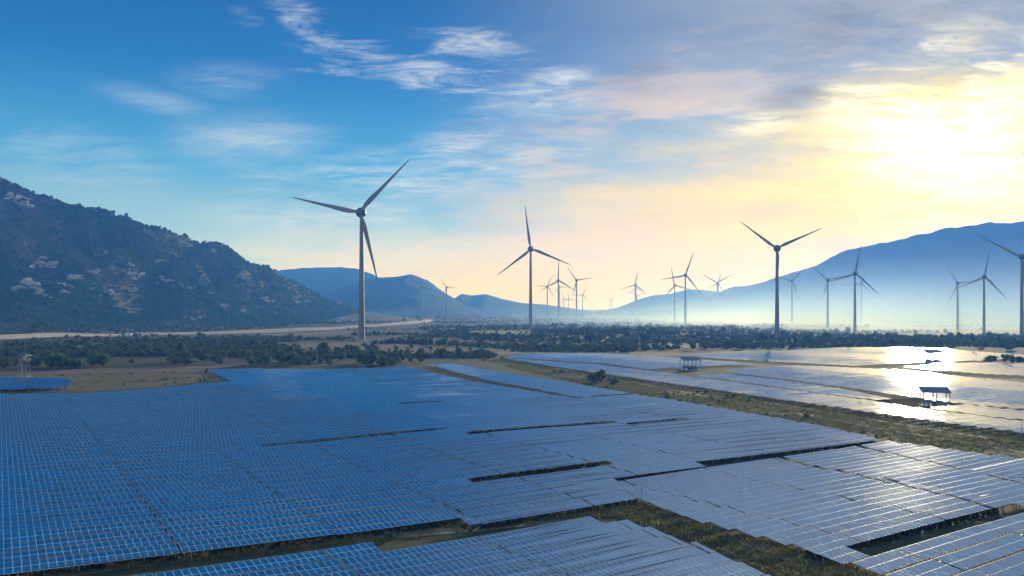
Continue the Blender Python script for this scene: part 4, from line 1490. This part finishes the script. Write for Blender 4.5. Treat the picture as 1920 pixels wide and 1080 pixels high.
def hut(px, py, w, label):
    x, y = gp(px, py)
    z = float(terrain(x, y))
    t = link('hut', None, None, (x, y, z))
    t.rotation_euler = (0, 0, R(-8))
    tag(t, label, 'hut', 'huts on the bare plot')
    d, h = w * 0.6, w * 0.36
    MB().box((0, 0, h / 2), (w, d, h)).build('wall', M['white'], t)
    MB().add([(-w * .55, -d * .6, h), (w * .55, -d * .6, h), (w * .55, d * .6, h), (-w * .55, d * .6, h), (-w * .55, 0, h + w * .16), (w * .55, 0, h + w * .16)],
             [(0, 1, 5, 4), (2, 3, 4, 5), (0, 4, 3), (1, 2, 5), (3, 2, 1, 0)]).build('roof', M['roof_grey'], t)
    MB().box((-w * 0.2, -d / 2 - 0.03, h * 0.42), (w * 0.16, 0.05, h * 0.8)).build('door', M['dark'], t)
    MB().box((w * 0.2, -d / 2 - 0.03, h * 0.55), (w * 0.18, 0.05, h * 0.35)).build('window', M['dark'], t)


def build_small():
    watchtower()
    station(1753, 757, 10.0, 'open-roofed inverter station beside the reddish panels at the right', -14)
    station(1294, 695, 11.0, 'open-roofed inverter station left of the far panel fields', 12)
    station(1750, 681, 13.5, 'farthest inverter station, silhouetted against the glaring panels', 4)
    pole(155, 864, 824, 'thin lightning mast rising out of the big left field', 'lightning masts')
    pole(1203, 943, 907, 'thin lightning mast at the corner of the near track', 'lightning masts')
    pole(1540, 722, 690, 'thin lightning mast left of the bright far panels', 'lightning masts')
    pole(1748, 760, 697, 'tall lightning mast behind the nearest inverter station', 'lightning masts')
    pole(1916, 826, 789, 'thin lightning mast at the right edge beyond the corridor', 'lightning masts')
    pole(1597, 690, 671, 'short far lightning mast among the glaring panels', 'lightning masts')
    for px, py, top, lab in ((116, 661, 639, 'power pole farthest left, before the pale road'), (283, 657, 633, 'second power pole from the left before the pale road'),
                             (407, 648, 624, 'third power pole from the left before the pale road'), (523, 642, 625, 'fourth power pole, left of the tallest turbine'),
                             (610, 640, 623, 'power pole next left of the tallest turbine'), (803, 629, 615, 'power pole right of the tallest turbine')):
        pole(px, py, top, lab, 'power poles along the road', r=0.22, arm=True)
    lattice_mast()
    kiosk()
    truck()
    hut(150, 655, 5.5, 'small white hut, left of two on the bare plot')
    hut(182, 653, 7.0, 'larger white hut, right of two on the bare plot')


build_small()


# ------------------------------------------------------------------ haze
def volume_box(name, lo, hi, density, color, aniso):
    c = [(p + q) / 2 for p, q in zip(lo, hi)]
    s = [q - p for p, q in zip(lo, hi)]
    m = bpy.data.materials.new(name + '_air')
    m.use_nodes = True
    nt = m.node_tree
    nt.nodes.clear()
    pv = nt.nodes.new('ShaderNodeVolumePrincipled')
    pv.inputs['Color'].default_value = (*color, 1)
    pv.inputs['Density'].default_value = density
    pv.inputs['Absorption Color'].default_value = (1, 1, 1, 1)      # air scatters, it does not swallow light
    pv.inputs['Anisotropy'].default_value = aniso
    out = nt.nodes.new('ShaderNodeOutputMaterial')
    nt.links.new(pv.outputs[0], out.inputs['Volume'])
    o = MB().box(c, s).build(name, m)
    return tag(o, 'pale blue morning haze filling the valley', 'haze', kind='stuff')


HAZE = volume_box('haze', (-5000, -400, -25), (5000, 6400, 440), 0.00021, (0.07, 0.27, 1.0), 0.28)


def mist_bank():
    """low morning mist lying on the flats at the right: densest at the ground, thinning upwards and outwards"""
    cx, cy, rx, ry, top = 1650.0, 1900.0, 1900.0, 1400.0, 190.0
    m = bpy.data.materials.new('mist_air')
    m.use_nodes = True
    nt = m.node_tree
    nt.nodes.clear()
    b = NB(nt)
    pos = b.n('ShaderNodeNewGeometry').outputs['Position']
    sep = b.n('ShaderNodeSeparateXYZ')
    b.put(sep.inputs[0], pos)
    fall = b.m('EXPONENT', b.m('MULTIPLY', b.m('MAXIMUM', sep.outputs['Z'], 0.0), -1.0 / 34.0))
    nd = b.n('ShaderNodeMapping', vector_type='TEXTURE')
    b.put(nd.inputs[0], pos)
    nd.inputs[1].default_value = (cx, cy, 0)
    nd.inputs[3].default_value = (rx, ry, 1e6)
    edge = b.ss(b.vm('LENGTH', nd.outputs[0]), 1.0, 0.25)
    drift = b.m('ADD', 0.35, b.noise(pos, 0.0022, 2, 0.5))
    den = b.m('MULTIPLY', b.m('MULTIPLY', fall, edge), b.m('MULTIPLY', drift, MIST_DENSITY))
    pv = nt.nodes.new('ShaderNodeVolumePrincipled')
    pv.inputs['Color'].default_value = (0.32, 0.50, 1.0, 1)
    pv.inputs['Absorption Color'].default_value = (1, 1, 1, 1)
    pv.inputs['Anisotropy'].default_value = 0.55
    b.put(pv.inputs['Density'], den)
    out = nt.nodes.new('ShaderNodeOutputMaterial')
    nt.links.new(pv.outputs[0], out.inputs['Volume'])
    n = 64
    ring = [(cx + rx * math.cos(2 * math.pi * i / n), cy + ry * math.sin(2 * math.pi * i / n)) for i in range(n)]
    V = [(x, y, -12.0) for x, y in ring] + [(x, y, top) for x, y in ring]
    F = [(i, (i + 1) % n, n + (i + 1) % n, n + i) for i in range(n)] + [tuple(reversed(range(n))), tuple(range(n, 2 * n))]
    o = MB().add(V, F).build('mist', m)
    tag(o, 'pale low mist over the flats before the right mountain', 'mist', kind='stuff')


MIST_DENSITY = 0.0065
mist_bank()
